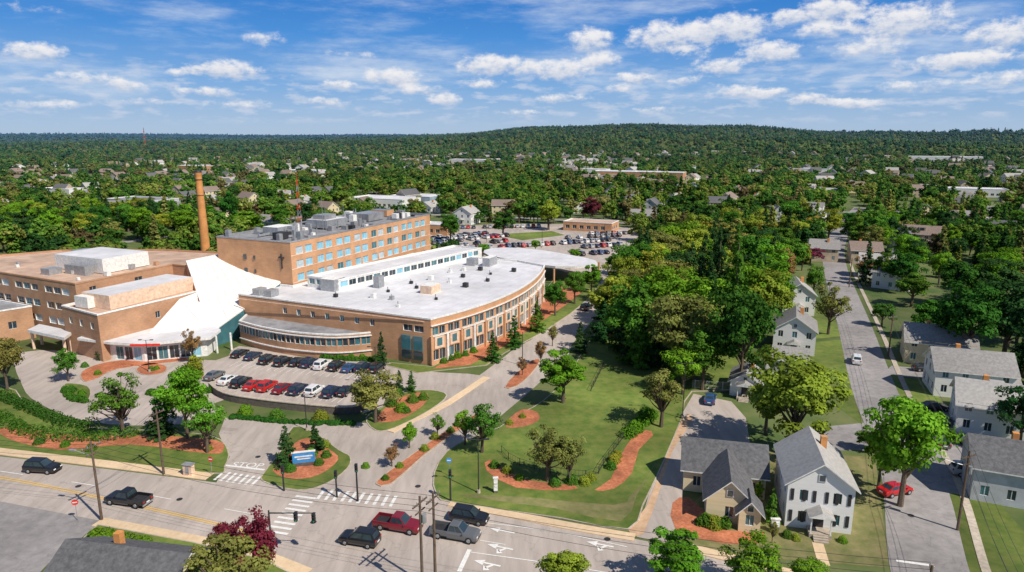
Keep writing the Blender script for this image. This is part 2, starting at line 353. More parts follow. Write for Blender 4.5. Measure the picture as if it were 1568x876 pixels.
# residential yards
sheet('lawn',GP([(1235,525),(1290,520),(1312,600),(1320,650),(1265,610)]),.02,m_grass)
sheet('lawn',GP([(1445,755),(1520,760),(1600,850),(1600,900),(1480,900)]),.02,m_grass)
sheet('lawn',GP([(1360,572),(1430,590),(1440,615),(1372,620)]),.02,m_grass)
sheet('lawn',GP([(1232,470),(1280,455),(1288,515),(1240,520)]),.02,m_grass)
sheet('dry_grass',GP([(1150,690),(1340,700),(1362,870),(1120,850),(1050,836),(1040,790)]),.02,m_grassd,1)
sheet('mulch_bed',GP([(1030,770),(1055,762),(1085,790),(1110,812),(1170,815),(1160,832),(1105,832),(1035,812)]),.03,m_mulch,2)
ribbon('garden_path',GP([(1252,832),(1262,866)]),1.2,.05,m_walk)
# markings
mk=MB()
def dash(p0,p1,w=.15,on=None,off=None,m=m_white,z=Z4+.012):
    if on is None: ribbon('',[p0,p1],w,z,m,mb=mk); return
def line(l,**k):
    P=cr(GP(l),4,False)
    for i in range(len(P)-1): dash(P[i],P[i+1],**k)
line([(-200,706),(0,733),(180,770),(340,806),(405,822)],m=m_yellow,w=.14)
line([(-200,703),(0,730),(180,767),(340,803),(405,819)],m=m_yellow,w=.14)
P=resample(cr(GP([(0,722),(150,745),(300,772),(400,790)]),4,False),4)
for i in range(0,len(P)-1,3): dash(P[i],P[i+1],w=.13)
line([(720,846),(860,866),(1000,890)],w=.14); dash(G(719,842),G(703,876),.5); 
line([(735,800),(850,815),(960,838)],w=.13)
P=resample(GP([(735,828),(1000,872)]),3)
for i in range(0,len(P)-1,3): dash(P[i],P[i+1],w=.13)
for i in range(9):
    t=i/8; c=G(468,762).lerp(G(424,816),t); d=Vector((.972,-.23)); dash(c-d*1.4,c+d*1.4,.42)
for i in range(10):
    t=i/9; c=G(492,757).lerp(G(602,768),t); d=Vector((.12,.99)); dash(c-d*1.3,c+d*1.3,.42)
for i in range(7):
    t=i/6; c=G(336,729).lerp(G(392,737),t); d=Vector((.15,.99)); dash(c-d*1.2,c+d*1.2,.38)
dash(G(345,713),G(405,720),.4)
dash(G(355,880),G(330,905),.3)
def arrow(c,dx,kind=0,s=1.):
    d=Vector(dx).normalized(); n=Vector((-d.y,d.x)); z=Z4+.014
    W=lambda a,b:(*(c+d*a*s+n*b*s),z)
    mk.face([W(-1.6,-.12),W(.3,-.12),W(.3,.12),W(-1.6,.12)],m_white); mk.face([W(.3,-.5),W(1.5,0),W(.3,.5)],m_white)
    if kind: mk.face([W(-.9,.12),W(-.3,.9),W(-.05,.7),W(-.55,.12)],m_white); mk.face([W(-.1,1.3),W(-.75,1.0),W(.2,.45)],m_white)
for c in ((768,813,0),(765,838,1),(745,863,1),(918,834,1)): arrow(G(c[0],c[1]),(-.94,.33),c[2])
for i in range(24):
    t=i/23
    c=G(362,556).lerp(G(592,580),t); d=Vector((.25,.97)); dash(c-d*2.3,c+d*2.3,.1)
    c=G(330,588).lerp(G(550,612),t*.9); dash(c-d*2.3,c+d*2.3,.1)
dash(G(1372,859),G(1430,867),.4,z=Z4+.01)
for (u,v) in((890,852),(275,765),(480,800),(640,745),(930,826),(120,745),(1395,790),(395,700)):
    c=G(u,v); mk.face([(c.x+.38*math.cos(k*.5236),c.y+.38*math.sin(k*.5236),Z4+.011) for k in range(12)],m_dark)
mk.obj('road_markings')
tx=bpy.data.curves.new('stop_road_marking','FONT'); tx.body='STOP'; tx.size=1.9; tx.align_x='CENTER'
to=bpy.data.objects.new('stop_road_marking',tx); link(to); c=G(376,716); to.location=(c.x,c.y,Z4+.02); to.rotation_euler[2]=math.radians(-6); tx.materials.append(m_white)
# ------------------------------------------------------------------ hospital
O=Vector((-16,129.5)); ang=math.atan2(.914,.405); av=Vector((math.cos(ang),math.sin(ang))); bv=Vector((-av.y,av.x))
def Lq(p,q): return O+av*p+bv*q
HY=ang
hosp=empty('hospital_building',(0,0,0))
GL=[m_gb,m_gb,m_blind,m_gt,m_gb]
mb=MB(); tw=[Lq(13.3,46),Lq(78,46),Lq(78,69.5),Lq(13.3,69.5)]
rows=[(16.9,18.7),(13.6,15.4),(10.3,12.1),(7.0,8.8),(3.6,5.2)]
def towcols(L):
    out=[];s=1.8;k=0
    while s+2.5<L-1: out.append((s,s+2.5)); s+=2.5+(.8 if k%2==0 else 1.9); k+=1
    return out
block(mb,tw,0,20.2,m_brick,m_roofg,m_metal,{0:(towcols,rows,GL,m_trim,.2,1),1:(rep(1.6,3),rows,GL,m_trim,.2,1)},drop=.7)
for r in rows[:4]:
    pa,pb=Lq(13.3,45.93),Lq(78,45.93); mb.face([(*pa,r[0]-.22),(*pb,r[0]-.22),(*pb,r[0]-.04),(*pa,r[0]-.04)],m_cream)
def gbox(p,q,z,sp,sq,sz,m,mt=None): c=Lq(p,q); mb.box((c.x,c.y,z),(sp,sq,sz),m,HY,mt)
for z in (15.6,12.2):
    gbox(13.25,60.5,z,.2,.9,1.2,m_gd); gbox(13.22,57.5,z,.2,.5,.9,m_gd)
gbox(13.18,48.9,15.3,.2,.3,3.6,m_dark); gbox(13.17,48.9,16.2,.2,1.7,.3,m_dark)
gbox(42,58,21.0,9,7,2.2,m_metal,m_roofw); gbox(41,58,22.7,5,4,1.2,m_roofg,m_metal)
gbox(26,61,20.7,6,5,2.0,m_metal,m_trim); gbox(19,54,20.5,3,2.4,1.7,m_dark); gbox(60,57,20.8,8,6,2.2,m_roofg,m_metal); gbox(72,60,20.6,4,6,1.8,m_brick,m_metal)
for i in range(70):
    p,q=random.uniform(15,76),random.uniform(48,68); s=random.uniform(.5,1.9); h=random.uniform(.5,2.2)
    gbox(p,q,19.5+h/2,s,s*random.uniform(.6,1.4),h,random.choice([m_metal,m_trim,m_dark,m_metal,m_roofg]))
    if i%3==0: c=Lq(p+1.5,q); mb.cyl((c.x,c.y,19.5),(c.x,c.y,19.5+h+1),.16,.16,m_metal,6)
for k in range(8):
    p,q=random.uniform(18,70),random.uniform(49,66); gbox(p,q,20.0,random.uniform(3,8),.5,.5,m_metal)
for p,q,h in((34,52,7),(36.5,55,9),(47,50,5),(52,60,6),(20,50,4),(68,50,4)):
    c=Lq(p,q); mb.cyl((c.x,c.y,19.5),(c.x,c.y,19.5+h),.09,.04,m_metal,5)
mb.obj('inpatient_tower',hosp)
mb=MB(); bow=[Lq(62*s,-6.0*4*s*(1-s)*(1-.2*s)) for s in [i/16 for i in range(17)]]
lp=bow+[Lq(66,10),Lq(66,24),Lq(64,44),Lq(13.0,45.85),Lq(13.0,51),Lq(1,51)]
sp={}
def ecols(L): return [(.45,L/2-.12),(L/2+.12,L-.45)]
for i in range(16): sp[i]=(ecols,[(6.1,7.7),(.9,3.0)],[m_gt,m_gd,m_gd],m_trim,.25,1)
n=len(lp); sp[n-1]=(lambda L:[(13+i*3.9,14.1+i*3.9) for i in range(7)]+[(L-6.5,L-4.3),(L-3.9,L-1.7)],[(6.6,7.9)],[m_gd,m_gt],m_trim,.2,1)
block(mb,lp,0,9.7,m_brick,m_roofw,m_trim,sp,drop=.5)
for i in range(16):
    A,B=bow[i],bow[i+1]; d=(B-A).normalized(); nn=Vector((d.y,-d.x)); L=(B-A).length; yaw=math.atan2(d.y,d.x); c=(A+B)/2
    cc=c+nn*.03; mb.box((cc.x,cc.y,4.55),(L*.62,.3,2.6),m_cream,yaw)
    cc=c+nn*.06; mb.box((cc.x,cc.y,4.6),(L*.32,.3,1.6),m_gt,yaw)
    cc=A+nn*.1; mb.box((cc.x,cc.y,3.1),(.55,.5,6.0),m_trim if i%2 else m_brick,yaw)
    cc=c+nn*.12; mb.box((cc.x,cc.y,8.15),(L+.05,.35,.18),m_trim,yaw); mb.box((cc.x,cc.y,5.93),(L+.05,.33,.14),m_trim,yaw)
for q in (3,5.8): gbox(-.03,q,4.2,.3,2.1,3.0,m_gt); gbox(-.03,q,1.6,.3,2.1,1.6,m_gd)
gbox(-.02,26,8.9,.16,49,.14,m_cream)
cl=[Lq(14,33),Lq(69,23),Lq(70,33),Lq(15,43)]
block(mb,cl,9.2,12.0,m_trim,m_roofw,m_trim,{0:(rep(2.2,.5,.6),[(10.1,11.4)],[m_gt,m_gd,m_gb],m_trim,.15,1),3:(rep(1.8,.6,.6),[(10.1,11.4)],[m_gt],m_trim,.15,1)})
gbox(15,35.5,10.6,4,4,2.9,m_metal,m_trim)
gbox(22,13,10.15,4.2,3.0,1.9,m_cream,m_trim); gbox(21.5,27,10.6,2.2,1.6,2.8,m_metal); gbox(58,15,10.4,5,2.2,2.4,m_metal,m_trim); gbox(56,19.5,10.2,2.5,2.5,2.0,m_metal)
for p,q in((12,17),(12,22),(30,8),(38,6),(40,14),(46,9),(9,30),(50,14),(34,20),(16,8),(7,12),(44,20),(28,22),(52,5),(24,18),(33,14),(48,18),(18,22)):
    s=random.uniform(.5,1.2); gbox(p,q,9.2+s*.5,s,s,s,random.choice([m_metal,m_trim,m_dark])); c=Lq(p+.9,q+.7); mb.cyl((c.x,c.y,9.2),(c.x,c.y,10.2),.13,.13,m_metal,6)
for q in (44,47.5): gbox(4,q,10,2.5,2,1.5,m_metal)
mb.obj('outpatient_wing',hosp)
mb=MB()
fr=cr(GP([(366,491),(400,500),(450,508),(515,512),(580,507)],5.2),4,False)
pl=fr+GP([(590,500),(432,476),(380,478)],5.2)
spc={i:(lambda L:[(.15,L/2-.06),(L/2+.06,L-.15)] if L>1 else [],[(2.7,4.3)],[m_gd,m_gt,m_gt],m_trim,.15,0) for i in range(len(fr)-1)}
block(mb,pl,0,5.2,m_brick2,m_roofg,m_trim,spc,drop=.3)
for i in range(len(fr)-1):
    A,B=fr[i],fr[i+1]; d=(B-A).normalized(); nn=Vector((d.y,-d.x)); c=(A+B)/2+nn*.1
    mb.box((c.x,c.y,1.3),((B-A).length,.3,.22),m_trim,math.atan2(d.y,d.x)); mb.box((c.x,c.y,4.5),((B-A).length,.34,.2),m_trim,math.atan2(d.y,d.x))
mb.obj('entry_rotunda',hosp)
mb=MB()
lw=[Lq(-19.5,76),Lq(5,76),Lq(5,71),Lq(24,71),Lq(20,97),Lq(8,122),Lq(-6,130),Lq(-17,131)]
r4=[(11.0,12.4),(7.4,8.9),(3.9,5.4),(.8,2.2)]
def lcols(L):
    out=[];s=L-2.5
    while s>3:
        out.append((s-2.6,s)); s-=2.6+(.5 if len(out)%3 else 2.6)
    return out[::-1]
block(mb,lw,0,14,m_brick2,m_rooft,m_brick2,{7:(lcols,r4,[m_gd,m_gt,m_gd,m_blind],m_trim,.2,1),0:(lambda L:[(3,4.6),(14,16)],[(11.0,12.6)],[m_gd],m_trim,.2,1)})
gbox(-3,90,15.4,12,17,3.4,m_trim,m_roofw); gbox(-11.0,87,14.6,2,7,2.2,m_metal); gbox(-13.5,93,14.2,3,3,1.6,m_metal); gbox(5,108,14.4,4,5,2.0,m_metal)
for i in range(14): s=random.uniform(.5,1.3); gbox(random.uniform(-17,6),random.uniform(78,118),13.6+s/2,s,s,s,random.choice([m_metal,m_trim,m_brick2]))
fw=[Lq(-25,62),Lq(-6,61),Lq(4,61),Lq(4.9,75.9),Lq(-23,75.9)]
block(mb,fw,0,10,m_brick2,m_rooft,m_trim,{4:(rep(1.2,3,2.5),[(6.5,7.9)],[m_gd],m_trim,.2,1),0:([(12.5,13.6)],[(6.2,7.6)],[m_gd],m_trim,.2,1)})
gbox(-10,68.5,11.1,21,8.5,3.0,m_cream,m_roofw); gbox(-20,71,10.9,4,4,2.4,m_trim)
block(mb,[Lq(-33,96),Lq(-19.6,92),Lq(-17.6,140),Lq(-30,140)],0,7.5,m_brick2,m_roofg,m_trim,{0:(rep(1.5,2.5),[(3,4.6)],[m_gd],m_trim,.2,1),3:(rep(2.2,2,2),[(4.4,5.9),(1.2,2.8)],[m_gd,m_gt],m_trim,.2,1)})
mb.obj('west_wing',hosp)
mb=MB()
def P3(p,q,z): c=Lq(p,q); return Vector((c.x,c.y,z))
def shell(A,B,C,D,m,n=8,th=.35):
    g=[[ (A.lerp(B,i/n)).lerp(D.lerp(C,i/n),j/n) for i in range(n+1)] for j in range(n+1)]
    dz=Vector((0,0,-th))
    for j in range(n):
        for i in range(n): mb.face([g[j][i],g[j+1][i],g[j+1][i+1],g[j][i+1]],m)
    for (a,b) in ((A,B),(B,C),(C,D),(D,A)): mb.face([a,b,b+dz,a+dz],m_trim)
A=P3(5,71.2,15.2);B=P3(24,71.2,15.2);C=P3(13,49.5,10.2);D=P3(-9,49.5,3.4)
shell(A,B,C,D,m_trim)
E=P3(-6.5,60.8,9.2)
shell(P3(4.5,61,10.3),A+Vector((0,0,-4.6)),D+Vector((0,0,-.2)),E,m_trim)
shell(E,P3(-2,56,7.6),D+Vector((0,0,-.1)),P3(-17,58,4.6),m_trim)
for a,b,m in ((A,D,m_brick),(D,C,m_gt),(E,P3(-17,58,4.6),m_brick2)):
    mb.face([(a.x,a.y,0),(b.x,b.y,0),b+Vector((0,0,-.3)),a+Vector((0,0,-.3))],m)
mb.face([(*Lq(5,70.9),8),(*Lq(24,70.9),8),(*Lq(24,70.9),15),(*Lq(5,70.9),15)],m_brick2)
for k in range(1,9):
    a=A.lerp(B,k/9);b=D.lerp(C,k/9); u=Vector((0,0,.03)); w=(B-A).normalized()*.03; mb.face([a-w+u,b-w+u,b+w+u,a+w+u],m_conc)
el=GP([(118,518),(165,524),(215,527),(322,517),(338,505),(318,492),(250,490),(190,503),(150,505)],4.2)
block(mb,offset(el,1.2),0,3.7,m_trim,m_roofw,m_trim,{i:(rep(1.7,.35,.5),[(.3,3.0)],[m_gt,m_gd,m_gb],m_trim,.12,1) for i in range(3)})
for z in (3.75,):
    flatface(mb,el,z+.5,m_roofw); flatface(mb,el[::-1],z,m_trim)
    for i in range(len(el)): j=(i+1)%len(el); mb.face([(*el[i],z),(*el[j],z),(*el[j],z+.5),(*el[i],z+.5)],m_trim)
    a,b=G(200,526.5,4.2),G(246,525.5,4.2); d=(b-a).normalized(); c=(a+b)/2+Vector((d.y,-d.x))*.35; mb.box((c.x,c.y,z+.25),((b-a).length,.14,.42),m_red,math.atan2(d.y,d.x))
c2=GP([(42,505),(98,517),(112,507),(60,496)],4.4)
flatface(mb,c2,4.4,m_roofw); flatface(mb,c2[::-1],3.8,m_trim)
for i in range(4): j=(i+1)%4; mb.face([(*c2[i],3.8),(*c2[j],3.8),(*c2[j],4.4),(*c2[i],4.4)],m_trim)
for p in offset(c2,.6): mb.cyl((p.x,p.y,0),(p.x,p.y,3.8),.3,.3,m_cream,8)
for u,v in((330,545),(352,540),(300,548),(270,549)):
    p=G(u,v-2); mb.cyl((p.x,p.y+1,0),(p.x,p.y+1,3.8),.22,.22,m_trim,8)
mb.obj('entrance_atrium',hosp)
mb=MB(); cp=cr(GP([(742,384),(770,380),(820,383),(870,391),(912,400),(905,408),(850,409),(800,402),(748,392)],5),2)
flatface(mb,cp,5.3,m_roofw); flatface(mb,cp,4.6,m_trim)
for i in range(len(cp)): j=(i+1)%len(cp); mb.face([(*cp[i],4.6),(*cp[j],4.6),(*cp[j],5.3),(*cp[i],5.3)],m_trim)
for p in offset(cp,1.2)[::2]: mb.cyl((p.x,p.y,0),(p.x,p.y,4.6),.3,.3,m_brick,8)
mb.obj('rear_canopy',hosp)
# chimney
mb=MB(); x,y=-100,220; zs=[0,8,16,24,32,33.2,33.9]; rs=[1.6,1.45,1.3,1.15,1.0,1.2,.95]
for i in range(6): mb.cyl((x,y,zs[i]),(x,y,zs[i+1]),rs[i],rs[i+1],m_chim if i<5 else m_dark,18,cap=i==5)
for z in (26,31): mb.cyl((x,y,z),(x,y,z+.15),1.2,1.2,m_dark,18)
mb.obj('brick_chimney')
def mast(name,c,zb,nseg,seg,s0,rm=.07):
    mb=MB()
    for k in range(nseg):
        z0_,z1_=zb+k*seg,zb+(k+1)*seg; m=m_red if k%2 else m_metal
        for i in range(3):
            a0=i*2.094;a1=(i+1)*2.094; r0=s0*(1-k/(nseg+2));r1=s0*(1-(k+1)/(nseg+2))
            p=lambda an,r,z:(c.x+r*math.cos(an),c.y+r*math.sin(an),z)
            mb.cyl(p(a0,r0,z0_),p(a0,r1,z1_),rm,rm,m,4); mb.cyl(p(a0,r0,z0_),p(a1,r1,z1_),rm*.65,rm*.65,m,4)
    mb.cyl((c.x,c.y,zb+nseg*seg),(c.x,c.y,zb+nseg*seg+seg*1.3),.05,.03,m_red,4); mb.obj(name)
mast('lattice_radio_mast',Lq(37,63.5),19.5,8,1.7,.75,.045)
c=Vector((-1000,1900)); mast('lattice_radio_mast',c,terr(c.x,c.y),7,7,2.5,.3)
mb=MB(); W_=cr(GP([(322,596),(345,612),(400,622),(470,630),(530,634),(556,628),(575,612)]),4,False)
ribbon('',W_,.5,1.25,m_stone,h=1.25,mb=mb); ribbon('',W_,.66,1.4,m_conc,h=.15,mb=mb); mb.obj('retaining_wall')
# ------------------------------------------------------------------ trees
def leafobj(name,C,Nn,size,tone,bark,mat):
    n=len(C); r=rng.normal(size=(n,3)); Nn=Nn/np.linalg.norm(Nn,axis=1,keepdims=True)
    a=np.cross(Nn,r); a/=np.linalg.norm(a,axis=1,keepdims=True)+1e-9; b=np.cross(Nn,a)
    s=(size*rng.uniform(.6,1.25,n))[:,None]; asp=rng.uniform(.55,1,n)[:,None]
    V=np.stack([C-a*s*.5-b*s*.2*asp,C+a*s*.1-b*s*.55*asp,C+a*s*.5+b*s*.15*asp,C-a*s*.1+b*s*.5*asp],1).reshape(-1,3)
    verts=V.tolist()+[tuple(x) for x in bark.v]
    faces=[(4*i,4*i+1,4*i+2,4*i+3) for i in range(n)]+[tuple(k+4*n for k in f) for f in bark.f]
    me=bpy.data.meshes.new(name); me.from_pydata(verts,[],faces); me.materials.append(mat); me.materials.append(m_bark)
    me.polygons.foreach_set('material_index',[0]*n+[1]*len(bark.f))
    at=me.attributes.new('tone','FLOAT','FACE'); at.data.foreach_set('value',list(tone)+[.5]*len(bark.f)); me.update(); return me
def broad(name,nl,size,ncl=42,W=4.0,Hc=6.0,Rz=3.8,mat=m_leaf,sparse=False,seed=0,limbs=8):
    rg=np.random.default_rng(seed); C=[];NN=[];T=[]; bark=MB()
    bark.cyl((0,0,0),(.1,.05,3.2),.30,.20,m_bark,7,False); bark.cyl((.1,.05,3.2),(0,.1,7.2),.20,.06,m_bark,6,False)
    cen=np.array([0,0,Hc]); lob=rg.uniform(.72,1.18,8)
    per=nl//ncl
    for k in range(ncl):
        th=rg.uniform(0,2*math.pi); cz=rg.uniform(-.75,1.0); sr=math.sqrt(max(0,1-cz*cz))
        rad=rg.uniform(.45,.92)*(lob[int(th/(2*math.pi)*8)%8])
        if k<6: rad*=.5
        c=cen+np.array([W*rad*sr*math.cos(th),W*rad*sr*math.sin(th),Rz*rad*cz])
        r=rg.uniform(.65,1.4)*(W/4)
        if sparse: r*=.85
        d=rg.normal(size=(per,3)); d/=np.linalg.norm(d,axis=1,keepdims=True); d[:,2]=np.where(rg.random(per)<.6,np.abs(d[:,2]),d[:,2])
        rr=r*(rg.uniform(.5,1.12,per))[:,None]*np.array([1,1,.75]); p=c+d*rr
        C.append(p); NN.append(d*.9+np.array([0,0,.4])+rg.normal(size=(per,3))*.4+ (p-cen)*.08)
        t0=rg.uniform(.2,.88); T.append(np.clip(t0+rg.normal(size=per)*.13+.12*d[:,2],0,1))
        if k%max(1,ncl//(limbs*2))==0:
            s=Vector((.05,.05,rg.uniform(2.2,4.6))); e=Vector(c.tolist()); mid=s.lerp(e,.5)+Vector((0,0,-.3))
            bark.cyl(s,mid,.12,.08,m_bark,5,False); bark.cyl(mid,e,.08,.03,m_bark,5,False)
    return leafobj(name,np.concatenate(C),np.concatenate(NN),size,np.concatenate(T),bark,mat)
def conif(name,nl,size,W=2.3,mat=m_leaf,seed=0,base=.8):
    rg=np.random.default_rng(seed); C=[];NN=[];T=[]; bark=MB(); bark.cyl((0,0,0),(0,0,9.3),.2,.03,m_bark,6,False)
    z=base; tiers=[]
    while z<9.6:
        for k in range(rg.integers(5,8)): tiers.append((z+rg.uniform(-.2,.2),rg.uniform(0,6.28)))
        z+=.55
    tiers.append((9.4,0)); wts=[max(.15,(1-t[0]/10)) for t in tiers]; S=sum(wts)
    for (z,th),w in zip(tiers,wts):
        n=max(4,int(nl*w/S)); Lb=W*(1-z/10.3)**.85*rg.uniform(.62,1.15); u=rg.uniform(.1,1,n)**.7
        x=u*Lb; side=rg.normal(size=n)*.22*(1.1-u*.5)*Lb*.6; dz=-.22*x+.06*x*x+rg.normal(size=n)*.12
        p=np.stack([x*math.cos(th)-side*math.sin(th),x*math.sin(th)+side*math.cos(th),z+dz],1); C.append(p)
        nn=np.stack([np.cos(th)*np.ones(n)*.5,np.sin(th)*np.ones(n)*.5,np.ones(n)*.9],1)+rg.normal(size=(n,3))*.4; NN.append(nn)
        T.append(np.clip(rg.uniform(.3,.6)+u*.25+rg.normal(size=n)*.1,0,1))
    return leafobj(name,np.concatenate(C),np.concatenate(NN),size,np.concatenate(T),bark,mat)
def bush(name,nl,size,seed):
    rg=np.random.default_rng(seed); d=rg.normal(size=(nl,3)); d/=np.linalg.norm(d,axis=1,keepdims=True); d[:,2]=np.abs(d[:,2])
    bump=1+.13*np.sin(d[:,0]*5+seed)*np.sin(d[:,1]*6)+.08*np.sin(d[:,2]*9)
    p=d*(bump*rg.uniform(.82,1.03,nl))[:,None]*np.array([1,1,1.5]); b=MB(); b.cyl((0,0,0),(0,0,.5),.08,.05,m_bark,5,False)
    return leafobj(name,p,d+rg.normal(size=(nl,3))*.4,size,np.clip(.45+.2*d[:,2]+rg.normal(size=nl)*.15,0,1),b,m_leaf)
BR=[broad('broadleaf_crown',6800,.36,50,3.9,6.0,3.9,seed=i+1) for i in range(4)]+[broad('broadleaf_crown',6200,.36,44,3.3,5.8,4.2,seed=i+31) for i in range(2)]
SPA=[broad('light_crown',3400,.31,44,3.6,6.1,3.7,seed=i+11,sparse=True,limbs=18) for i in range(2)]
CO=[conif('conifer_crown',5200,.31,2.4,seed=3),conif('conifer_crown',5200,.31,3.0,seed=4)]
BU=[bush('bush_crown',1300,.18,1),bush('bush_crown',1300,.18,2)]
COL=dict(bright=(.135,.285,.022),green=(.085,.20,.025),dark=(.036,.095,.026),yellow=(.25,.30,.036),olive=(.21,.215,.055),rust=(.26,.155,.06),purple=(.19,.03,.055),deep=(.05,.155,.024),gold=(.33,.29,.05))
def place(me,name,p,H,Wd,col,baseW=8.2):
    o=bpy.data.objects.new(name,me); link(o); o.location=(p.x,p.y,0); sz=H/10; sx=Wd/baseW
    o.scale=(sx,sx*random.uniform(.92,1.08),sz); o.rotation_euler[2]=random.uniform(0,6.28)
    c=COL[col] if isinstance(col,str) else col; j=random.uniform(.85,1.16); o.color=(c[0]*j*random.uniform(.92,1.08),c[1]*j,c[2]*j,1); return o
def tree(u,vb,vt,w,kind='b',col='green'):
    p=G(u,vb); H=max(1.5,height_at(p,vt)); Wd=w*p.y/FOC/.97
    if kind=='b': place(random.choice(BR),'broadleaf_tree',p,H,Wd,col)
    elif kind=='s': place(random.choice(SPA),'broadleaf_tree',p,H,Wd,col,7.6)
    elif kind=='c': place(random.choice(CO),'conifer_tree',p,H,Wd,col,5.)
def shrub(u,v,w,h=None,col='green',kind=None):
    p=G(u,v); r=w*p.y/FOC/2; o=place(random.choice(BU),'shrub',p,10,2,col,2); hh=(h or r*1.3)/1.5; o.scale=(r,r,hh)
T=[(190,668,567,92,'s','green'),(288,672,556,82,'b','bright'),(318,694,606,74,'s','bright'),(302,600,536,48,'b','yellow'),(296,556,500,36,'s','rust'),(256,662,600,46,'b','deep'),
(575,648,566,84,'b','olive'),(440,712,648,40,'c','dark'),(484,692,644,34,'c','dark'),(627,686,644,40,'b','bright'),(600,714,680,34,'s','rust'),
(738,694,612,78,'s','green'),(712,682,622,50,'s','bright'),(670,668,632,32,'s','green'),(862,618,530,88,'b','bright'),(838,738,645,86,'s','olive'),(872,742,660,60,'s','olive'),(1012,655,556,88,'s','olive'),
(1132,600,436,112,'b','deep'),(1075,598,500,84,'b','green'),(1045,605,530,70,'b','bright'),(1212,700,538,165,'b','yellow'),(1172,665,565,84,'s','yellow'),(1378,775,598,140,'b','bright'),(1345,745,640,70,'b','bright'),
(1040,905,812,135,'b','bright'),(1150,915,822,105,'b','bright'),(862,920,836,120,'b','yellow'),(1235,915,852,70,'b','bright'),(352,938,808,150,'s','olive'),(318,915,825,70,'s','olive'),(394,905,784,84,'b','purple'),(352,890,794,56,'b','purple'),
(1268,512,428,64,'s','olive'),(1350,500,462,42,'b','green'),(1240,405,378,40,'b','purple'),(1190,445,375,66,'b','rust'),(1320,430,388,38,'s','rust'),(1305,385,325,50,'b','green'),(1268,372,318,46,'b','yellow'),(1335,372,320,46,'b','green'),(1245,455,405,36,'b','green'),(1300,360,322,40,'b','deep'),
(787,532,480,30,'c','deep'),(755,554,506,27,'c','deep'),(822,508,458,30,'c','green'),(850,484,428,42,'b','green'),(880,466,410,40,'b','green'),(905,448,402,42,'b','bright'),(846,530,495,22,'s','olive'),(888,540,490,32,'c','dark'),
(585,560,505,24,'c','dark'),(612,600,565,22,'c','dark'),(630,600,566,20,'c','deep'),(105,584,533,42,'b','green'),(157,550,516,26,'c','dark'),(12,600,512,62,'b','olive'),(828,560,518,26,'s','rust'),(800,575,545,24,'s','rust'),
(245,668,620,50,'c','dark'),(1005,560,470,60,'c','dark'),(940,420,385,34,'b','green'),(925,520,440,52,'c','dark'),(955,545,430,60,'c','dark'),(975,560,420,70,'c','green'),(1120,540,330,62,'c','green'),(1095,500,340,56,'c','dark'),(1150,500,350,58,'c','green'),(940,500,415,50,'c','dark'),(1075,470,352,50,'c','dark'),
(1475,560,430,110,'b','deep'),(1535,560,425,120,'b','dark'),(1420,520,450,70,'b','green'),(1395,470,410,70,'b','green'),(1460,470,390,80,'b','deep'),(1520,470,395,90,'b','dark'),(1395,420,372,60,'b','bright'),(1330,395,340,50,'s','olive'),(1350,440,380,40,'b','green'),
(1180,800,745,26,'c','green'),(1182,832,795,24,'s','olive'),(1160,770,735,22,'b','bright'),(1560,690,590,90,'b','dark'),(1330,690,650,50,'b','green'),
(380,362,318,80,'b','bright'),(355,352,285,40,'b','deep'),(430,350,310,40,'b','green'),
(690,372,325,40,'b','green'),(770,362,320,46,'b','deep'),(840,352,300,50,'b','yellow'),(905,340,300,40,'b',(.12,.03,.045)),(980,395,362,40,'b','green'),(985,372,345,36,'s','olive'),(880,400,380,20,'b','bright'),(820,385,366,18,'b','bright'),(740,392,372,20,'b','bright')]
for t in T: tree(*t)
woods=[(GP([(925,500),(960,440),(1000,400),(1180,420),(1190,560),(1080,590),(960,560)]),60,(11,17),['green','bright','yellow','bright','dark','bright','yellow','olive']),
       (GP([(1180,545),(1196,440),(1150,400),(1010,390),(1180,350),(1250,345),(1235,420),(1180,440)]),42,(9,15),['yellow','olive','gold','green','dark','yellow']),
       (GP([(1320,440),(1330,350),(1568,340),(1700,480),(1700,520),(1400,450)]),52,(8,13),['green','deep','dark','bright','bright']),
       (GP([(1490,500),(1700,500),(1700,640),(1585,640),(1560,560)]),16,(9,13),['dark','deep','green']),
       (GP([(-150,378),(-150,350),(330,340),(320,368),(230,376),(100,374)]),60,(11,15.5),['green','deep','bright','dark','bright','yellow'])]
for poly,nn,(h0,h1),cols in woods:
    xs=[p.x for p in poly];ys=[p.y for p in poly];k=0;pts=[]
    for _ in range(6000):
        if k>=nn: break
        x,y=random.uniform(min(xs),max(xs)),random.uniform(min(ys),max(ys))
        if inpoly(x,y,poly) and all((x-a)**2+(y-b)**2>20 for a,b in pts):
            pts.append((x,y));k+=1; H=random.uniform(h0,h1)
            if random.random()<.26 and 'dark' in cols: place(random.choice(CO),'conifer_tree',Vector((x,y)),H*1.15,H*.5,'dark',5.)
            else: place(random.choice(BR),'broadleaf_tree',Vector((x,y)),H,H*random.uniform(.72,.95),random.choice(cols))
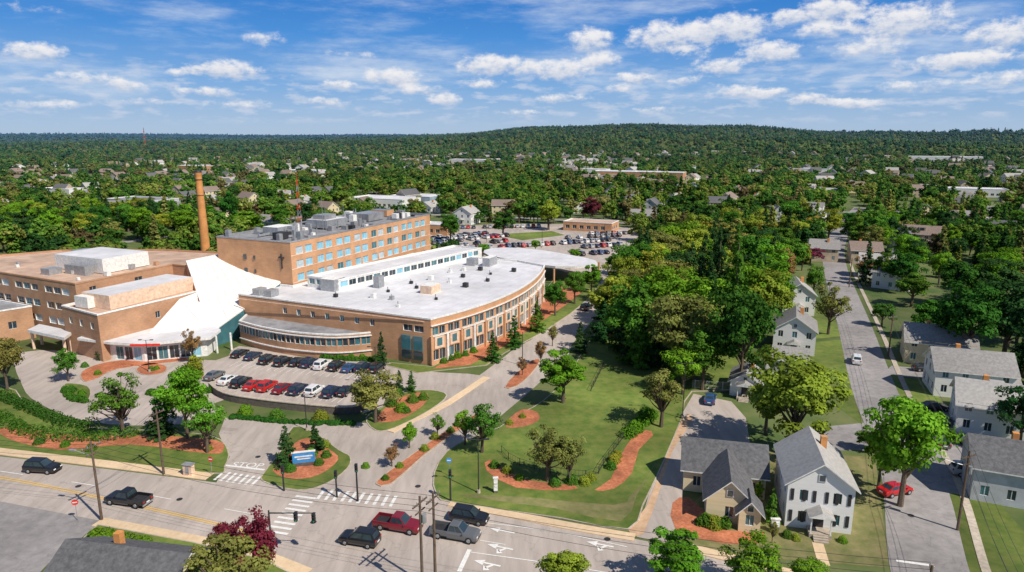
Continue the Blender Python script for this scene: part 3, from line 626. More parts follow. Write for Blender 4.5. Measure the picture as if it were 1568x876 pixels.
for s in [(376,634,24),(424,642,26),(491,645,28),(600,622,20),(615,630,22),(632,616,20),(648,612,18),(610,606,18),(622,632,16),(475,700,22),(488,712,18),(445,722,20),(500,700,18),(497,685,20),
 (985,648,26),(995,640,22),(972,660,26),(965,668,22),(988,636,22),(940,708,22),(935,718,20),(875,740,24),(895,742,22),(850,744,20),(905,735,18),(1092,806,30),(1080,800,24),(1106,806,22),(945,700,18),
 (700,548,16),(712,545,14),(690,552,14),(725,540,14),(680,556,14),(670,552,13),(520,548,12),(538,549,12),(555,549,12),(575,552,14),(232,568,12),(240,566,10),(757,716,18),(776,724,18),(795,735,16),
 (130,562,12),(150,574,12),(110,600,16),(125,605,14),(650,690,16),(666,672,16),(690,662,14),(700,652,12),(590,735,14),(612,716,14),(560,716,14),(780,650,14),(800,640,12),(1205,822,18),(1218,826,16),(1290,830,16),(60,680,18),(100,684,16),(140,690,18),(320,690,14)]:
    shrub(*s,col=random.choice(['bright','green','yellow','green']))
def hedge(l,w,h,col='deep'):
    P=resample(cr(GP(l),4,False),w*.55); d=rng.normal(size=(260*len(P),3)); d/=np.linalg.norm(d,axis=1,keepdims=True); d[:,2]=np.abs(d[:,2])
    cen=np.repeat(np.array([[p.x+random.uniform(-.25,.25),p.y+random.uniform(-.25,.25),.1] for p in P]),260,0); hv=np.repeat(rng.uniform(.75,1.15,len(P)),260)[:,None]; sc=rng.uniform(.85,1.05,len(cen))[:,None]*np.array([w/2,w/2,h])*hv; p=cen+d*sc
    me=leafobj('hedge',p,d+rng.normal(size=p.shape)*.35,.26,np.clip(.45+rng.normal(size=len(p))*.15,0,1),MB(),m_leaf); o=bpy.data.objects.new('hedge',me); link(o); o.color=(*COL[col],1)
hedge([(-60,625),(0,645),(60,668),(140,672),(200,668)],3.4,1.6,'green'); hedge([(0,608),(40,625),(95,648),(150,656)],2.6,1.4,'deep'); hedge([(100,598),(112,612),(135,616)],1.4,.9,'green')
hedge([(225,605),(300,603),(330,600)],1.4,1.0,'green'); hedge([(360,640),(450,648),(545,650)],1.2,.6,'deep'); hedge([(1072,802),(1112,808)],1.6,1.2,'green'); hedge([(150,820),(220,838)],2.,1.,'bright')
hedge([(960,670),(985,650),(1000,636)],2.6,1.5,'bright'); hedge([(470,544),(520,551),(575,554)],1.2,.9,'green')
# ------------------------------------------------------------------ neighbourhoods and distant trees (instanced)
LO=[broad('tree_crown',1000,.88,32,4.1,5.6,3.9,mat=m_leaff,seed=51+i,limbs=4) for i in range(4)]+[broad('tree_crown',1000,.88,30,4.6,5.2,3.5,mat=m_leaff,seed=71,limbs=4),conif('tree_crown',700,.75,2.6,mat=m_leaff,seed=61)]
hospoly=[Lq(-60,-18),Lq(95,-22),Lq(92,60),Lq(88,78),Lq(40,80),Lq(30,112),Lq(0,150),Lq(-60,170)]
streetN=[(p.x,p.y) for p in street if p.y>150]; entN=[(p.x,p.y) for p in ent_c if p.y>180]
def segdist(x,y,pl):
    b=1e9
    for i in range(len(pl)-1):
        ax,ay=pl[i];bx,by=pl[i+1];dx,dy=bx-ax,by-ay;t=max(0,min(1,((x-ax)*dx+(y-ay)*dy)/(dx*dx+dy*dy+1e-9)));b=min(b,math.hypot(x-ax-t*dx,y-ay-t*dy))
    return b
def house_mesh(w,d,h,rh,wm,rm,storeys=2,porch=True,chim=True,ell=False):
    mb=MB(); x,y=w/2,d/2
    rows=[(.9+i*2.7,2.2+i*2.7) for i in range(storeys)]
    def cols(L): n=max(1,int(L/2.6)); return [((i+.5)*L/n-.45,(i+.5)*L/n+.45) for i in range(n)]
    P=[Vector((-x,-y)),Vector((x,-y)),Vector((x,y)),Vector((-x,y))]
    for i in range(4): facade(mb,P[i],P[(i+1)%4],0,h,cols((P[(i+1)%4]-P[i]).length),rows,wm,[m_gd,m_gd,m_gt],m_trim,.1,1)
    for sgn in(-1,1):
        yy=sgn*y; f=[(-x,yy,h),(x,yy,h),(0,yy,h+rh)]; mb.face(f if sgn<0 else f[::-1],wm)
        mb.box((0,yy+sgn*.03,h+rh*.35),(.8,.12,.9),m_trim); mb.box((0,yy+sgn*.06,h+rh*.35),(.6,.12,.7),m_gd)
    o=.45; sl=rh/x; t=.16
    for s in(-1,1):
        a=(s*(x+o),-y-o,h-sl*o);b=(s*(x+o),y+o,h-sl*o);c=(0,y+o,h+rh);e=(0,-y-o,h+rh); up=lambda p:(p[0],p[1],p[2]+t)
        q=[up(a),up(b),up(c),up(e)]; mb.face(q if s>0 else q[::-1],rm); q=[a,e,c,b]; mb.face(q if s>0 else q[::-1],m_trim)
        mb.face([a,b,up(b),up(a)],m_trim); mb.face([a,up(a),up(e),e],m_trim); mb.face([b,c,up(c),up(b)],m_trim)
    if chim: mb.box((x*.3,y*.3,h+rh*.9),(.7,.7,1.8),m_chim)
    if ell:
        ew=4.2; PP=[Vector((x+.01,-y*.5)),Vector((x+ew,-y*.5)),Vector((x+ew,y*.6)),Vector((x+.01,y*.6))]
        for i in range(3): facade(mb,PP[i],PP[i+1],0,2.8,cols((PP[i+1]-PP[i]).length),[(.9,2.1)],wm,[m_gd],m_trim,.1,1)
        ya,yb=-y*.5-.3,y*.6+.3; ym=(ya+yb)/2
        mb.face([(x,ya,2.75),(x+ew+.3,ya,2.75),(x+ew+.3,ym,4.3),(x,ym,4.3)],rm); mb.face([(x+ew+.3,yb,2.75),(x,yb,2.75),(x,ym,4.3),(x+ew+.3,ym,4.3)],rm); mb.face([(x+ew,ya+.3,2.8),(x+ew,yb-.3,2.8),(x+ew,ym,4.2)],wm)
        mb.box((x*.5,0,h+rh*.62),(1.6,2.0,1.3),wm,0,rm); mb.box((x*.5+.82,0,h+rh*.64),(.06,1.2,.8),m_gd)
    if porch:
        mb.box((0,-y-.06,1.1),(1.1,.12,2.1),m_dark); mb.box((0,-y-.9,.25),(2.4,1.8,.5),m_conc)
        for s in(-1,1): mb.box((s*1.05,-y-1.65,1.5),(.14,.14,2.1),m_trim)
        A_=[(-1.4,-y-2,2.55),(0,-y-2,3.3),(0,-y,3.3),(-1.4,-y,2.55)]; mb.face(A_[::-1],rm); mb.face([(-p[0],p[1],p[2]) for p in A_],rm); mb.face([(-1.4,-y-2,2.55),(1.4,-y-2,2.55),(0,-y-2,3.3)],m_trim)
        for k in range(3): mb.box((0,-y-1.95-.3*k,.2-.07*k),(1.6,.3,.4-.14*k),m_conc)
    return mb
HV=[]
for k,(w,d,h,rh,wm,rm,st,el_) in enumerate([(7.5,11,5.6,2.8,m_wall,m_shg,2,True),(8,12,5.6,3,m_wallc,m_shb,2,False),(9,13,3,2.6,m_wall,m_shg,1,False),(8,10,5.6,3.2,m_wallg,m_shd,2,True),(9,12,3.2,2.4,m_wallb,m_shg,1,False),(8,11,5.6,2.8,m_wallt,m_shb,2,True),(10,14,5.8,3,m_wall,m_shl,2,False),(8,11,5.8,3,m_wallt,m_shd,2,False),(9,10,3.4,2.8,m_wall,m_shl,1,True)]):
    o=house_mesh(w,d,h,rh,wm,rm,st,True,k%2==0,el_).obj('house'); HV.append(o.data); bpy.data.objects.remove(o)
PL=[235,345,465]; QL=[195,300,-165,-255]
PH=[235,290,345,400,465,535,610,700,790,900,1010,1130,1260]; QH=[195,300,410,540,-165,-255,-360,-500,-80]
def loc2(x,y): dx,dy=x-O.x,y-O.y; return dx*av.x+dy*av.y, dx*bv.x+dy*bv.y
def wig(s,k): return 7*math.sin(s/70+k)+4*math.sin(s/33+2*k)
sm=MB()
for pk_ in PL:
    for s in range(-900,900,20):
        a,b=Lq(pk_+wig(s,pk_),s),Lq(pk_+wig(s+20,pk_),s+20)
        if a.y>230 and b.y>230 and math.hypot(a.x,a.y)<560 and not inpoly(a.x,a.y,lot) and abs(a.x)<a.y*.95 and segdist(a.x,a.y,streetN)>6: ribbon('',[a,b],6.,Z1+.008,m_asphd,mb=sm)
for qk in QL:
    for s in range(80,700,20):
        a,b=Lq(s,qk+wig(s,qk)),Lq(s+20,qk+wig(s+20,qk))
        if math.hypot(b.x,b.y)<560 and abs(a.x)<a.y*.95: ribbon('',[a,b],6.,Z1+.003,m_asphd,mb=sm)
sm.obj('neighbourhood_streets')
hpts=[]
def addh(x,y,yaw):
    if any((x-a)**2+(y-b)**2<300 for a,b in hpts): return
    if inpoly(x,y,hospoly) or inpoly(x,y,lot) or segdist(x,y,streetN)<12 or abs(x)>y*.9 or y<262: return
    if -30<x<150 and y<340: return
    if math.sin(x/150+2)*math.cos(y/190+x/400)<-.62 : return      # woodland belts without houses
    hpts.append((x,y)); o=bpy.data.objects.new('house',random.choice(HV)); link(o); o.location=(x,y,terr(x,y)); o.rotation_euler[2]=yaw; k=random.uniform(.85,1.12); o.scale=(k,k*random.uniform(.9,1.15),k*random.uniform(.9,1.05))
a_yaw=-(math.pi/2-HY)
for pk_ in PH:
    s=-900
    while s<900:
        for sd in(-1,1):
            c=Lq(pk_+sd*random.uniform(12,22)+wig(s,pk_),s+random.uniform(-7,7)); r=c.length
            if r<1400 and random.random()<.36: addh(c.x,c.y,a_yaw+(0 if sd>0 else math.pi)+random.uniform(-.35,.35)+random.choice([0,0,1.57]))
        s+=random.uniform(16,34)
for qk in QH:
    s=150
    while s<1250:
        for sd in(-1,1):
            c=Lq(s,qk+sd*random.uniform(12,20)+wig(s,qk)); r=c.length
            if r<1400 and random.random()<.34: addh(c.x,c.y,a_yaw+math.pi/2*sd+random.uniform(-.35,.35)+random.choice([0,0,1.57]))
        s+=random.uniform(16,30)
hs=np.array(hpts); print('houses',len(hpts))
bigs=[]
for (u,v,w,d,h,wm,rm) in [(960,272,70,26,7,m_brick,m_roofw),(1010,275,50,20,8,m_brick2,m_roofw),(905,268,40,18,7,m_wall,m_roofw),(590,316,40,22,6,m_wall,m_roofw),(100,300,34,16,6,m_wall,m_roofw),(640,312,30,20,6,m_wallb,m_roofw),(1445,250,110,30,8,m_wall,m_roofw),(220,318,40,20,6,m_wallg,m_roofg),(905,352,24,13,4.5,m_brick,m_rooft),(672,358,14,10,5,m_brick,m_roofw),(470,268,40,20,6,m_wall,m_roofw),(1490,300,40,18,6,m_wall,m_roofw),(300,262,44,18,7,m_brick2,m_roofw),(1240,268,40,18,7,m_wall,m_roofg),(720,252,60,24,7,m_wall,m_roofw)]:
    c=G(u,v); mb=MB(); R=Matrix.Rotation(-.41,2); P=[c+R@Vector(q) for q in((-w/2,-d/2),(w/2,-d/2),(w/2,d/2),(-w/2,d/2))]
    block(mb,P,0,h,wm,rm,m_trim,{0:(rep(2,1.5),[(1.2,2.8)],[m_gd],m_trim),1:(rep(2,1.5),[(1.2,2.8)],[m_gd],m_trim)}); o=mb.obj('commercial_building'); o.location.z=terr(c.x,c.y); bigs.append((c.x,c.y,w*.62))
field=GP([(1030,276),(1095,270),(1085,285),(1030,290)]); sheet('athletic_field',field,.05,m_grass)
buckets=[[] for _ in LO]
for r0,r1,sp_ in ((190,700,8.7),(700,1500,12.3),(1500,3200,19),(3200,6200,34)):
    area=.78*(r1*r1-r0*r0); cnt=int(area/sp_**2)
    rr=np.sqrt(rng.uniform(r0*r0,r1*r1,cnt)); th=rng.uniform(-.78,.78,cnt)
    for r,t in zip(rr,th):
        x,y=r*math.sin(t),r*math.cos(t)
        if r<420:
            if y<205 or inpoly(x,y,hospoly) or inpoly(x,y,lot) : continue
            if segdist(x,y,entN)<9: continue
            if -20<x<150 and y<255: continue
        if r<600 and segdist(x,y,streetN)<7.0: continue
        if r<1500:
            p_,q_=loc2(x,y)
            if r<560 and (min(abs(p_-k-wig(q_,k)) for k in PL)<4.5 or min(abs(q_-k-wig(p_,k)) for k in QL)<4.5): continue
            dx=hs[:,0]-x; dy=hs[:,1]-y; rt=x/y
            if np.any((dx*dx+dy*dy)<80) or (np.any((np.abs(dx-dy*rt)<7)&(dy>0)&(dy<(24 if r<700 else 40))) and random.random()<.8): continue
            if any((a-x)**2+(b-y)**2<w*w or (abs((a-x)-(b-y)*rt)<w*.8 and 0<b-y<w+25) for a,b,w in bigs) or inpoly(x,y,field): continue
            if math.sin(x/23)*math.sin(y/31+x/60)>.82: continue
        z=terr(x,y); H=random.uniform(6.5,13.5)*(1 if r<1500 else 1.15 if r<3200 else 1.9)
        dk=math.sin(x/210+.7)*math.sin(y/260+1)
        k=5 if random.random()<(.08 if dk<.5 else .24) else random.randrange(5)
        if k==5: H*=1.25
        buckets[k].append((x,y,z-.2,H/10))
for k,bk in enumerate(buckets):
    V=[];F_=[]
    for i,(x,y,z,s) in enumerate(bk):
        a=random.uniform(0,6.28); h=s/2*math.sqrt(2)
        for q in range(4): V.append((x+h*math.cos(a+q*math.pi/2),y+h*math.sin(a+q*math.pi/2),z))
        F_.append((4*i,4*i+1,4*i+2,4*i+3))
    me=bpy.data.meshes.new('distant_trees'); me.from_pydata(V,[],F_); o=bpy.data.objects.new('distant_trees',me); link(o)
    o.instance_type='FACES'; o.use_instance_faces_scale=True; o.show_instancer_for_render=False; o.show_instancer_for_viewport=False
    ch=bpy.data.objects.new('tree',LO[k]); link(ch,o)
# ------------------------------------------------------------------ hero houses
def put_house(u,v,w,d,h,rh,wm,rm,st,yaw,porch=True,chim=True,name='house',ell=False):
    c=G(u,v); o=house_mesh(w,d,h,rh,wm,rm,st,porch,chim,ell).obj(name); o.location=(c.x,c.y,0); o.rotation_euler[2]=yaw; return o
hero=put_house(1240,778,7.2,10,5.7,2.7,m_wall,m_shl,2,math.radians(-14),name='white_house')
mb=MB()
for z in(1.55,4.25):
    for x in (-2.4,0,2.4):
        if z<2 and x==0: continue
        for s in(-1,1): mb.box((x+s*.66,-5.04,z),(.36,.08,1.4),m_dark)
mb.obj('shutters',hero)
off=empty('office_building'); c=G(1105,738)
o=house_mesh(7,10,3.2,2.6,m_wallc,m_shd,1,False,False).obj('main_block',off); o.location=(c.x,c.y,0); o.rotation_euler[2]=math.radians(76)
o=house_mesh(5.2,8,3.1,2.4,m_wallc,m_shd,1,False,False).obj('front_wing',off); c=G(1112,775); o.location=(c.x,c.y,0); o.rotation_euler[2]=math.radians(-14)
o=house_mesh(2.4,2.6,2.6,1.3,m_wallc,m_shd,1,False,False).obj('entry_porch',off); c=G(1145,806); o.location=(c.x,c.y,0); o.rotation_euler[2]=math.radians(-14)
for a in [(1218,476,7.6,9,5.4,2.8,m_wall,m_shl,2,-.25,True,True,'house',False),(1214,532,8.2,10,5.2,2.8,m_wall,m_shg,2,-.38,True,True,'house',False),(1208,566,5,6,2.8,1.8,m_wallg,m_shg,1,1.2,False,False,'garage',False),
 (1432,552,8,12,4.6,2.8,m_wallc,m_shg,2,1.15,True,True,'house',True),(1478,600,8,12,5,2.8,m_wall,m_shg,2,1.25),(1520,655,8.5,11,4.6,2.8,m_wall,m_shl,2,1.1,True,True,'house',True),(1575,760,8,14,4.6,2.6,m_wallg,m_shd,1,1.15),(1340,424,8,10,5,2.6,m_wall,m_shl,2,1.1),(1366,440,8,10,5,2.6,m_wall,m_shg,2,.9),(1322,402,8,10,5,2.6,m_wallt,m_shb,2,1.3),
 (1142,598,5,7,2.8,1.6,m_wall,m_shg,1,-.4),(715,342,10,11,6,3,m_wall,m_shl,2,-.4),(1258,398,8,10,5,2.6,m_wallt,m_shg,2,-1.9)]:
    put_house(*a)
put_house(205,912,8.5,13,3,2.4,m_wallc,m_shd,1,math.radians(80),False,True)
# ------------------------------------------------------------------ vehicles
def panel(mb,q,u0,u1,v0,v1,m,off=.012):
    a,b,c,d=[Vector(p) for p in q]; n=(b-a).cross(d-a).normalized()*off
    f=lambda u,v:(a.lerp(b,u)).lerp(d.lerp(c,u),v)+n
    mb.face([f(u0,v0),f(u1,v0),f(u1,v1),f(u0,v1)],m)
def car_mesh(kind):
    mb=MB()
    if kind=='sedan': st=[(-2.3,.72,.74),(-2.2,.93,.84),(-1.7,1.0,.89),(0,.96,.9),(1.05,.95,.9),(1.9,.82,.87),(2.2,.68,.8),(2.28,.5,.72)]; gh=(-1.75,-1.05,.2,1.05,.95,1.42,.8,.62)
    elif kind=='suv': st=[(-2.3,.9,.8),(-2.25,1.05,.88),(-1.6,1.08,.92),(0,1.06,.93),(1.05,1.05,.92),(1.95,.95,.89),(2.25,.8,.82),(2.33,.55,.76)]; gh=(-2.2,-1.85,.25,1.05,1.04,1.72,.84,.68)
    else: st=[(-.75,1.12,.98),(0,1.12,.98),(1.2,1.12,.98),(2.4,1.05,.96),(2.75,.9,.9),(2.82,.6,.84)]; gh=(-.72,-.5,.55,1.3,1.11,1.85,.88,.72)
    rings=[]
    for x,zt,w in st: rings.append([(x,-w*.9,.28),(x,-w,.5),(x,-w,zt-.2),(x,-w*.88,zt),(x,w*.88,zt),(x,w,zt-.2),(x,w,.5),(x,w*.9,.28)])
    for a,b in zip(rings[:-1],rings[1:]):
        for i in range(8): j=(i+1)%8; mb.face([a[i],b[i],b[j],a[j]][::-1] ,m_paint)
    mb.face(rings[0],m_paint); mb.face(rings[-1][::-1],m_paint)
    xb,xtb,xtf,xf,zb,zt,wb,wt=gh
    B=[(xb,-wb,zb),(xf,-wb,zb),(xf,wb,zb),(xb,wb,zb)]; Tt=[(xtb,-wt,zt),(xtf,-wt,zt),(xtf,wt,zt),(xtb,wt,zt)]
    quads=[[B[0],B[1],Tt[1],Tt[0]],[B[1],B[2],Tt[2],Tt[1]],[B[2],B[3],Tt[3],Tt[2]],[B[3],B[0],Tt[0],Tt[3]]]
    for q in quads: mb.face(q,m_paint)
    e=.04; mb.face([(xtb,-wt,zt),(xtf,-wt,zt),(xtf-.05,-wt*.8,zt+e),(xtb+.05,-wt*.8,zt+e)],m_paint); mb.face([(xtb+.05,wt*.8,zt+e),(xtf-.05,wt*.8,zt+e),(xtf,wt,zt),(xtb,wt,zt)],m_paint)
    mb.face([(xtb+.05,-wt*.8,zt+e),(xtf-.05,-wt*.8,zt+e),(xtf-.05,wt*.8,zt+e),(xtb+.05,wt*.8,zt+e)],m_paint)
    mb.face([(xtf,-wt,zt),(xtf,wt,zt),(xtf-.05,wt*.8,zt+e),(xtf-.05,-wt*.8,zt+e)],m_paint); mb.face([(xtb,wt,zt),(xtb,-wt,zt),(xtb+.05,-wt*.8,zt+e),(xtb+.05,wt*.8,zt+e)],m_paint)
    for k in(0,2):
        panel(mb,quads[k],.07,.5,.1,.9,m_gd); panel(mb,quads[k],.54,.93,.1,.9,m_gd)
    panel(mb,quads[1],.06,.94,.06,.93,m_gd); panel(mb,quads[3],.08,.92,.2,.9,m_gd)
    if kind=='pickup':
        mb.box((-1.78,0,.62),(2.1,1.9,.3),m_paint,0,m_dark)
        for s in(-1,1): mb.box((-1.78,s*.93,.86),(2.1,.12,.56),m_paint)
        mb.box((-2.84,0,.8),(.08,1.92,.68),m_paint); mb.box((-2.9,0,.42),(.1,1.8,.2),m_metal)
        wx=(-1.85,1.85); fx=2.8; bx=-2.89;r=.4;wy=.9
    else: wx=(-1.4,1.4); fx=st[-1][0]; bx=st[0][0]; r=.34;wy=.82
    for x in wx:
        for s in(-1,1):
            mb.cyl((x,s*(wy-.1),r),(x,s*(wy+.115),r),r,r,m_rubber,14); mb.cyl((x,s*(wy+.1),r),(x,s*(wy+.13),r),r*.6,r*.55,m_metal,10)
    zl=st[-2][1]-.08
    for s in(-1,1):
        mb.box((fx-.06,s*.58,zl-.06),(.12,.34,.14),m_trim); mb.box((bx,s*.66,.82 if kind!='suv' else .95),(.06,.26,.2),m_tail); mb.box((gh[3]-.1,s*(wb+.14),zb+.05),(.14,.2,.13),m_paint)
    mb.box((fx-.0,0,.48),(.06,.9,.16),m_dark); mb.box((bx-.015,0,.62),(.05,.5,.14),m_trim)
    o=mb.obj(kind); me=o.data; bpy.data.objects.remove(o); return me
CM={k:car_mesh(k) for k in('sedan','suv','pickup')}
CC=dict(black=(.012,.013,.016),grey=(.12,.125,.13),silver=(.42,.43,.44),white=(.75,.75,.75),red=(.5,.015,.012),maroon=(.2,.01,.02),blue=(.03,.08,.2),navy=(.015,.025,.06))
def car(u,v,kind,col,dirv,name='parked_car',world=None):
    p=world or G(u,v); o=bpy.data.objects.new(name,CM[kind]); link(o); o.location=(p.x,p.y,.06); o.rotation_euler[2]=math.atan2(dirv[1],dirv[0]); o.color=(*CC[col],1); return o
pk=(.25,.97)
for t in [(66,722,'suv','black',(.98,-.1),'suv'),(197,771,'pickup','black',(-.975,.22),'pickup_truck'),(551,832,'suv','black',(-.97,.25),'suv'),(610,810,'pickup','maroon',(.96,-.27),'pickup_truck'),(698,823,'pickup','grey',(.96,-.27),'pickup_truck'),(719,798,'suv','black',(.96,-.27),'suv'),
 (1311,555,'suv','white',(.4,.91),'car'),(1087,615,'sedan','blue',(.35,.93),'parked_car'),(1484,728,'suv','silver',(.97,-.2),'parked_car'),(1482,683,'sedan','black',(.3,-.95),'parked_car'),(1370,756,'sedan','red',(.93,.3),'parked_car'),(1416,568,'sedan','black',(1,-.1),'parked_car'),(898,474,'suv','black',(.55,.83),'car'),(1430,628,'sedan','black',(.98,0),'parked_car'),(1445,650,'sedan','grey',(.98,-.1),'parked_car'),(1440,680,'sedan','grey',(.3,.95),'parked_car')]: car(*t)
for (u,v),k,c in zip([(368,545),(388,549),(411,555),(434,558),(456,558),(474,560),(494,563),(516,565),(536,567),(556,567),(578,568)],['sedan','sedan','suv','suv','sedan','suv','suv','suv','sedan','suv','suv'],['black','navy','black','black','black','navy','white','black','blue','navy','black']): car(u,v,k,c,pk)
for (u,v),k,c in zip([(329,579),(350,586),(370,590),(389,594),(410,596),(433,599),(457,601),(482,603),(508,605),(530,603)],['sedan','sedan','suv','sedan','suv','sedan','suv','suv','suv','sedan'],['grey','white','black','red','red','maroon','navy','white','navy','black']): car(u,v,k,c,pk)
for (a,b) in [((664,366),(745,358)),((662,374),(775,362)),((668,381),(780,370)),((672,387),(800,377)),((680,393),(760,387)),((800,378),(860,374)),((862,374),(945,368)),((868,382),(950,376)),((880,392),(930,388)),((905,360),(970,358)),((655,358),(700,353)),((662,370),(745,361)),((870,366),(950,362)),((700,350),(830,348))]:
    A,B=G(*a),G(*b); L=(B-A).length; d=(B-A)/L; s=0
    while s<L:
        if random.random()<.88: car(0,0,random.choice(['sedan','suv','suv']),random.choice(['black','grey','silver','white','red','navy','blue','white','black','silver']),(-d.y,d.x),world=A+d*s)
        s+=2.7
near=[h for h in hpts if h[1]<600]
for i in range(60):
    x,y=random.choice(near); car(0,0,random.choice(['sedan','suv']),random.choice(['black','silver','white','red','blue']),(.4,.9),world=Vector((x+7,y-4)))
# ------------------------------------------------------------------ street furniture
tops={}
def pole(key,p,h,arm=None,lamp=None,yaw=0.,trans=False):
    mb=MB(); mb.cyl((0,0,0),(0,0,h),.17,.11,m_wood,8)
    mb.box((0,0,h-.7),(2.4,.12,.14),m_wood,yaw); mb.box((0,0,h-1.6),(1.6,.1,.12),m_wood,yaw)
    for k in(-1.1,-.5,.5,1.1): mb.cyl((k*math.cos(yaw),k*math.sin(yaw),h-.63),(k*math.cos(yaw),k*math.sin(yaw),h-.4),.05,.04,m_metal,6)
    if trans: mb.cyl((.35,0,h-2.8),(.35,0,h-1.9),.24,.24,m_metal,10)
    if lamp: 
        e=Vector(lamp)*2.6; mb.cyl((0,0,h-1.9),(e.x,e.y,h-1.3),.05,.04,m_metal,6); mb.box((e.x,e.y,h-1.35),(.8,.3,.14),m_metal,math.atan2(e.y,e.x))
    mb.obj('utility_pole',None,(p.x,p.y,0)); tops[key]=(p,h,yaw)
pole('A',G(156,797),10.2,lamp=(-1,.2),yaw=1.2); pole('B',G(251,727),9.6,yaw=1.2); 
pole('C',Vector((-8.9,59.8)),11,yaw=1.1,trans=True); pole('D',Vector((-7.7,60.6)),11,yaw=1.1); pole('E',G(1466,812),10,yaw=.4,trans=True,lamp=(-1,.3)); pole('F',G(-140,760),10.5,yaw=1.2); pole('G',G(1360,545),9,yaw=.4); pole('H',G(1560,1100),10,yaw=.4); pole('I',Vector((34,49)),11,yaw=1.1); pole('J',G(1300,440),9,yaw=.4)
mb=MB()
def wires(a,b,offs=(-1.1,0,1.1),sag=.8,dz=-.4):
    (p,h,y1),(q,k,y2)=tops[a],tops[b]
    for o in offs:
        A=Vector((p.x+o*math.cos(y1),p.y+o*math.sin(y1),h+dz));B=Vector((q.x+o*math.cos(y2),q.y+o*math.sin(y2),k+dz)); n=8; prev=A
        for i in range(1,n+1):
            t=i/n; c=A.lerp(B,t)-Vector((0,0,sag*4*t*(1-t))); mb.cyl(prev,c,.018,.018,m_dark,4,False); prev=c
for a,b in(('F','A'),('A','C'),('C','I'),('E','G'),('H','E'),('G','J'),('A','B')): wires(a,b); wires(a,b,(0,),1.2,-1.6)
mb.obj('overhead_wires')
def lamp(u,v,h,dx=(1,0)):
    p=G(u,v); mb=MB(); mb.cyl((0,0,0),(0,0,.6),.25,.22,m_conc,8); mb.cyl((0,0,.6),(0,0,h),.09,.06,m_dark,8); d=Vector(dx)
    for s in(-1,1): mb.cyl((0,0,h-.05),(d.x*s*.9,d.y*s*.9,h+.05),.04,.03,m_dark,6); mb.box((d.x*s*1.1,d.y*s*1.1,h+.05),(.6,.3,.12),m_dark,math.atan2(d.y,d.x))
    mb.obj('street_lamp',None,(p.x,p.y,0))
lamp(229,570,6.5); lamp(577,596,8); lamp(1045,642,9.5); lamp(733,756,7.5); lamp(470,660,6); lamp(690,392,8); lamp(830,380,8); lamp(745,372,8); lamp(925,372,8); lamp(800,560,7)
def signal(p,h,arm,dirv,heads=2):
    mb=MB(); d=Vector(dirv).normalized(); mb.cyl((0,0,0),(0,0,h),.13,.09,m_dark,8); yaw=math.atan2(d.y,d.x)
    if arm: mb.cyl((0,0,h-.3),(d.x*arm,d.y*arm,h),.08,.05,m_dark,6)
    for k in range(heads):
        s=arm*(1-.4*k) if arm else 0; zc=h-.55 if arm else h-.4
        x,y=d.x*s,d.y*s
        mb.box((x,y,zc),(.34,.3,1.05),m_dark,yaw)
        for i,m in enumerate((m_red,m_yelp,m_green)):
            zz=zc+.33-.33*i
            for sg in(-1,1): n=Vector((-d.y,d.x))*sg; mb.cyl((x+n.x*.15,y+n.y*.15,zz),(x+n.x*.2,y+n.y*.2,zz),.11,.11,m_dark if i!=2 else m,8); 
            mb.box((x,y,zz+.13),(.3,.62,.03),m_dark,yaw)
    mb.obj('traffic_light',None,(p.x,p.y,0))
signal(G(516,762),3.6,0,(1,0),1); signal(G(548,768),5.0,0,(1,0),1); signal(G(690,768),4.2,0,(1,0),1); signal(G(417,850),5.4,5.0,(.97,-.1)); signal(G(435,752),3.4,0,(1,0),1)
def signboard(u,v,w,h,m,yaw,name,legs=.5):
    p=G(u,v); mb=MB(); mb.box((0,0,legs+h/2),(w,.3,h),m); mb.box((0,-.17,legs+h*.62),(w*.8,.05,h*.12),m_trim); mb.box((0,-.17,legs+h*.38),(w*.6,.05,h*.09),m_trim); mb.box((0,0,legs+h+.06),(w+.2,.4,.12),m_trim)
    mb.box((0,0,legs/2),(w*.9,.5,legs),m_stone); mb.obj(name,None,(p.x,p.y,.14),yaw)
signboard(466,714,3.0,1.5,m_blue,.25,'hospital_entrance_sign'); signboard(759,755,.5,1.7,m_trim,.1,'small_white_sign',.25); signboard(1186,815,.9,.9,m_trim,0,'office_sign',.6)
p=G(290,728); mb=MB(); mb.box((0,0,.75),(1.3,.7,1.5),m_cream); mb.box((0,0,1.56),(1.5,.9,.12),m_metal); mb.box((0,-.36,.75),(.5,.03,1.1),m_metal); mb.obj('utility_cabinet',None,(p.x,p.y,.12),-.2)
def stopsign(u,v,m=m_red):
    p=G(u,v); mb=MB(); mb.cyl((0,0,0),(0,0,2.2),.035,.035,m_metal,6); mb.cyl((0,-.02,2.3),(0,-.05,2.3),.38,.38,m,8); mb.box((0,-.06,2.3),(.5,.02,.13),m_trim); mb.obj('stop_sign',None,(p.x,p.y,.1),random.uniform(-.3,.3))
stopsign(119,797); stopsign(325,728); stopsign(1343,690); stopsign(688,730,m_blue)
def fence(l,h,m,name,sp=2.4,pick=.35):
    P=cr(GP(l),4,False); R=resample(P,sp); mb=MB()
    for p in R: mb.box((p.x,p.y,.12+h/2),(.08,.08,h),m)
    for p in resample(P,pick): mb.box((p.x,p.y,.14+h/2),(.025,.025,h*.9),m)
    for i in range(len(R)-1):
        for z in(.25,h*.95): mb.cyl((R[i].x,R[i].y,.12+z),(R[i+1].x,R[i+1].y,.12+z),.025,.025,m,4,False)
    mb.obj(name)
fence([(768,694),(790,712),(850,728),(908,732),(925,712),(955,672)],1.1,m_dark,'metal_fence',2.4,.5); fence([(905,600),(925,560)],1.1,m_dark,'metal_fence',2.4,.5)
fence([(1170,565),(1180,600),(1060,596)],1.7,m_trim,'white_fence',2.4,.2)
